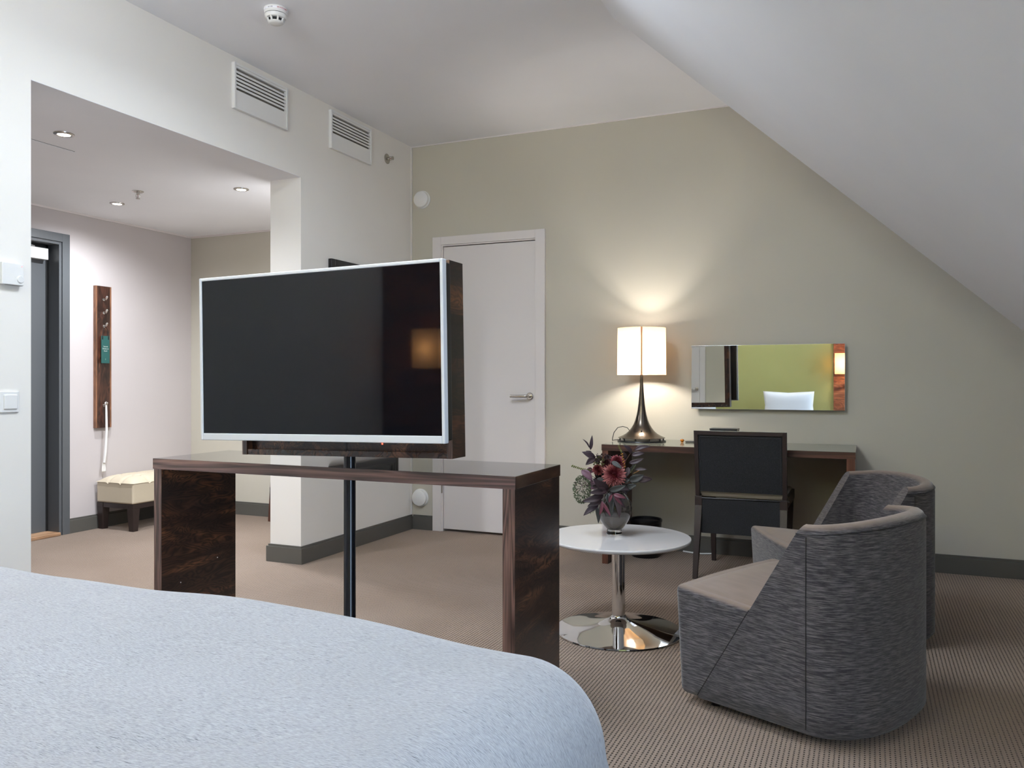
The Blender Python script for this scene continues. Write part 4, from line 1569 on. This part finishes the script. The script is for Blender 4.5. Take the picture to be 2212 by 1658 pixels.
# ------------------------------------------------------------------ bed
BX0, BX1, BY0, BY1 = -2.58, -0.462, -0.56, 1.59
t = thing('bed', 'wide bed base with mattress mostly hidden under the pale bedspread', 'bed', ((BX0 + BX1) / 2, BY0, 0))
hw = (BX1 - BX0) / 2
bobj('bed_base', (-hw + 0.05, hw - 0.05, 0.02, BY1 - BY0 - 0.06, 0.08, 0.28), 'blackmatte', t, bevel=0.01)
bobj('mattress', (-hw + 0.04, hw - 0.04, 0.02, BY1 - BY0 - 0.05, 0.28, 0.50), 'pillow', t, bevel=0.05, seg=4)
for x in (-hw + 0.15, hw - 0.15):
    for y in (0.15, BY1 - BY0 - 0.2):
        bm = B(); lathe(bm, [(0.02, 0), (0.025, 0.08)], (x, y, 0), 16); obj('leg', bm, 'espresso', t, smooth=True)


def hsh(x, y):
    return (0.010 * math.sin(2.3 * x + 1.1) * math.cos(2.0 * y + 0.4) + 0.007 * math.sin(5.1 * x - 3.3 * y + 0.7)
            + 0.005 * math.sin(4.0 * y + 6.3 * x + 2.0) + 0.003 * math.sin(11 * x + 7 * y) * math.cos(9 * y - 4 * x))


bm = B()
RR = 0.17
ix0, ix1, iy0, iy1 = BX0 + RR, BX1 - RR + 0.02, BY0, BY1 - RR
ZT = 0.588
NX, NY = 190, 170
ext = RR * PI / 2 + 0.30
gx0, gx1 = ix0 - ext, ix1 + ext
gy0, gy1 = iy0, iy1 + ext
rows = []
for i in range(NX + 1):
    r = []
    for j in range(NY + 1):
        x = gx0 + (gx1 - gx0) * i / NX
        y = gy0 + (gy1 - gy0) * j / NY
        cx = min(max(x, ix0), ix1)
        cy = min(max(y, iy0), iy1)
        dx, dy = x - cx, y - cy
        d = math.hypot(dx, dy)
        z = ZT + hsh(x, y) - 0.022 * (x + 1.05)
        # a few long soft creases
        for (ax_, ay_, bx_, by_, am, wd_) in ((-1.9, 1.0, -1.1, 0.75, 0.012, 0.05), (-1.1, 0.75, -0.75, 0.95, 0.010, 0.04), (-1.5, 0.55, -0.8, 0.45, 0.010, 0.06), (-2.3, 1.25, -1.4, 1.2, 0.008, 0.05)):
            ux, uy = bx_ - ax_, by_ - ay_
            L2 = ux * ux + uy * uy
            q = min(1, max(0, ((x - ax_) * ux + (y - ay_) * uy) / L2))
            px, py = ax_ + ux * q, ay_ + uy * q
            e = math.hypot(x - px, y - py)
            sd = math.copysign(1, (x - px) * -uy + (y - py) * ux)
            z -= am * math.exp(-(e / wd_) ** 2) * (0.6 + 0.4 * sd) * math.sin(PI * (0.1 + 0.8 * q))
        if d < 1e-6:
            p = Vector((x, y, z))
        else:
            nx_, ny_ = dx / d, dy / d
            am = RR * PI / 2
            if d < am:
                a = d / RR
                p = Vector((cx + nx_ * RR * math.sin(a), cy + ny_ * RR * math.sin(a), z - RR * (1 - math.cos(a))))
            else:
                q = d - am
                fl = RR + q * 0.10
                corner = abs(nx_ * ny_) * 2
                th = math.atan2(ny_, nx_)
                fl += q * 0.22 * corner * (0.55 + 0.45 * math.sin(9 * th))
                fl += 0.012 * math.sin(14 * (cx if abs(ny_) > abs(nx_) else cy)) * min(1, q / 0.15)
                p = Vector((cx + nx_ * fl, cy + ny_ * fl, z - RR - q * (1.0 - 0.12 * corner)))
        r.append(bm.verts.new(p))
    rows.append(r)
for i in range(NX):
    for j in range(NY):
        bm.faces.new((rows[i][j], rows[i + 1][j], rows[i + 1][j + 1], rows[i][j + 1]))
o = obj('bedspread', bm, 'bedspread', smooth=True, angle=180)
tag(o, 'pale blue grey woven bedspread covering the bed in the foreground', 'bedspread')


def pillow(label, c, rx, tilt=0.0):
    bm = B()
    n = 24
    front, backv = [], []
    W_, H_, D_ = 0.31, 0.185, 0.07
    for i in range(n + 1):
        fr, br = [], []
        for j in range(n + 1):
            u, v = i / n * 2 - 1, j / n * 2 - 1
            puff = (max(0, 1 - u ** 4) * max(0, 1 - v ** 4)) ** 0.5
            sx = 1 - 0.07 * (1 - v * v) * 0 - 0.06 * (1 - abs(v)) * abs(u) ** 2
            sz = 1 - 0.10 * (1 - abs(u)) * abs(v) ** 2
            fr.append(bm.verts.new((u * W_ * sx, -D_ * puff, v * H_ * sz)))
            if 0 < i < n and 0 < j < n:
                br.append(bm.verts.new((u * W_ * sx, D_ * puff, v * H_ * sz)))
            else:
                br.append(fr[-1])
        front.append(fr)
        backv.append(br)
    for i in range(n):
        for j in range(n):
            bm.faces.new((front[i][j], front[i + 1][j], front[i + 1][j + 1], front[i][j + 1]))
            try:
                bm.faces.new((backv[i][j], backv[i][j + 1], backv[i + 1][j + 1], backv[i + 1][j]))
            except ValueError:
                pass
    o = obj('pillow', bm, 'pillow', smooth=True, angle=180, loc=c, rot=(math.radians(-12), 0, tilt))
    tag(o, label, 'pillow', 'white pillows leaning on the lime wall')
    return o


pillow('white pillow standing against the lime wall, showing in the mirror', (-0.93, -0.47, 0.79), 0)
pillow('white pillow standing against the lime wall on the far half of the bed', (-2.15, -0.47, 0.825), 0)


# wall panels with reading lamps beside the bed
def sconce_panel(label, lamplabel, x0, x1, lx):
    o = bobj('headboard_panel', (x0, x1, YN + 0.004, YN + 0.034, 0.0, 2.2), 'panel_wood', bevel=0.002)
    tag(o, label, 'wall panel')
    t = thing('wall_lamp', lamplabel, 'lamp', (lx, YN + 0.034, 1.32))
    bobj('back_plate', (-0.03, 0.03, 0, 0.012, -0.06, 0.06), 'steel', t)
    bm = B(); tube(bm, [(0, 0.01, -0.03), (0, 0.06, -0.03)], 0.008, 10); obj('arm', bm, 'steel', t, smooth=True)
    bm = B()
    W_, D_, z0, z1 = 0.10, 0.13, -0.13, 0.13
    y0 = 0.03
    for a, b in (((-W_, y0), (W_, y0)), ((W_, y0), (W_, y0 + D_)), ((W_, y0 + D_), (-W_, y0 + D_)), ((-W_, y0 + D_), (-W_, y0))):
        f = [bm.verts.new((a[0], a[1], z0)), bm.verts.new((b[0], b[1], z0)), bm.verts.new((b[0], b[1], z1)), bm.verts.new((a[0], a[1], z1))]
        bm.faces.new(f)
    obj('lamp_shade', bm, 'shade', t)
    bm = B(); ball(bm, (0, y0 + D_ / 2, 0), 0.02, 2); obj('bulb', bm, 'warm_bulb', t, smooth=True)
    point('wall_lamp_light', (lx, YN + 0.034 + y0 + D_ / 2, 1.32), 11, (1.0, 0.76, 0.5), 0.045)


sconce_panel('walnut wall panel right of the bed', 'cream box shaded wall lamp on the panel right of the bed', -0.40, 0.12, -0.28)
sconce_panel('walnut wall panel left of the bed', 'cream box shaded wall lamp on the panel left of the bed', -3.12, -2.42, -2.69)

t = thing('added_ceiling_fill', 'long white trough added out of view above the bed to hold the ceiling fill light', 'lamp', (-1.40, YN, 2.24))  # made-up housing around the added ceiling fill
bm = B()
box(bm, -0.80, 0.80, 0, 0.01, 0, 0.10)
box(bm, -0.80, 0.80, 0.01, 0.19, 0, 0.01)
box(bm, -0.80, 0.80, 0.19, 0.20, 0, 0.085)
box(bm, -0.80, -0.79, 0.01, 0.19, 0.01, 0.085)
box(bm, 0.79, 0.80, 0.01, 0.19, 0.01, 0.085)
obj('trough', bm, 'plastic', t)
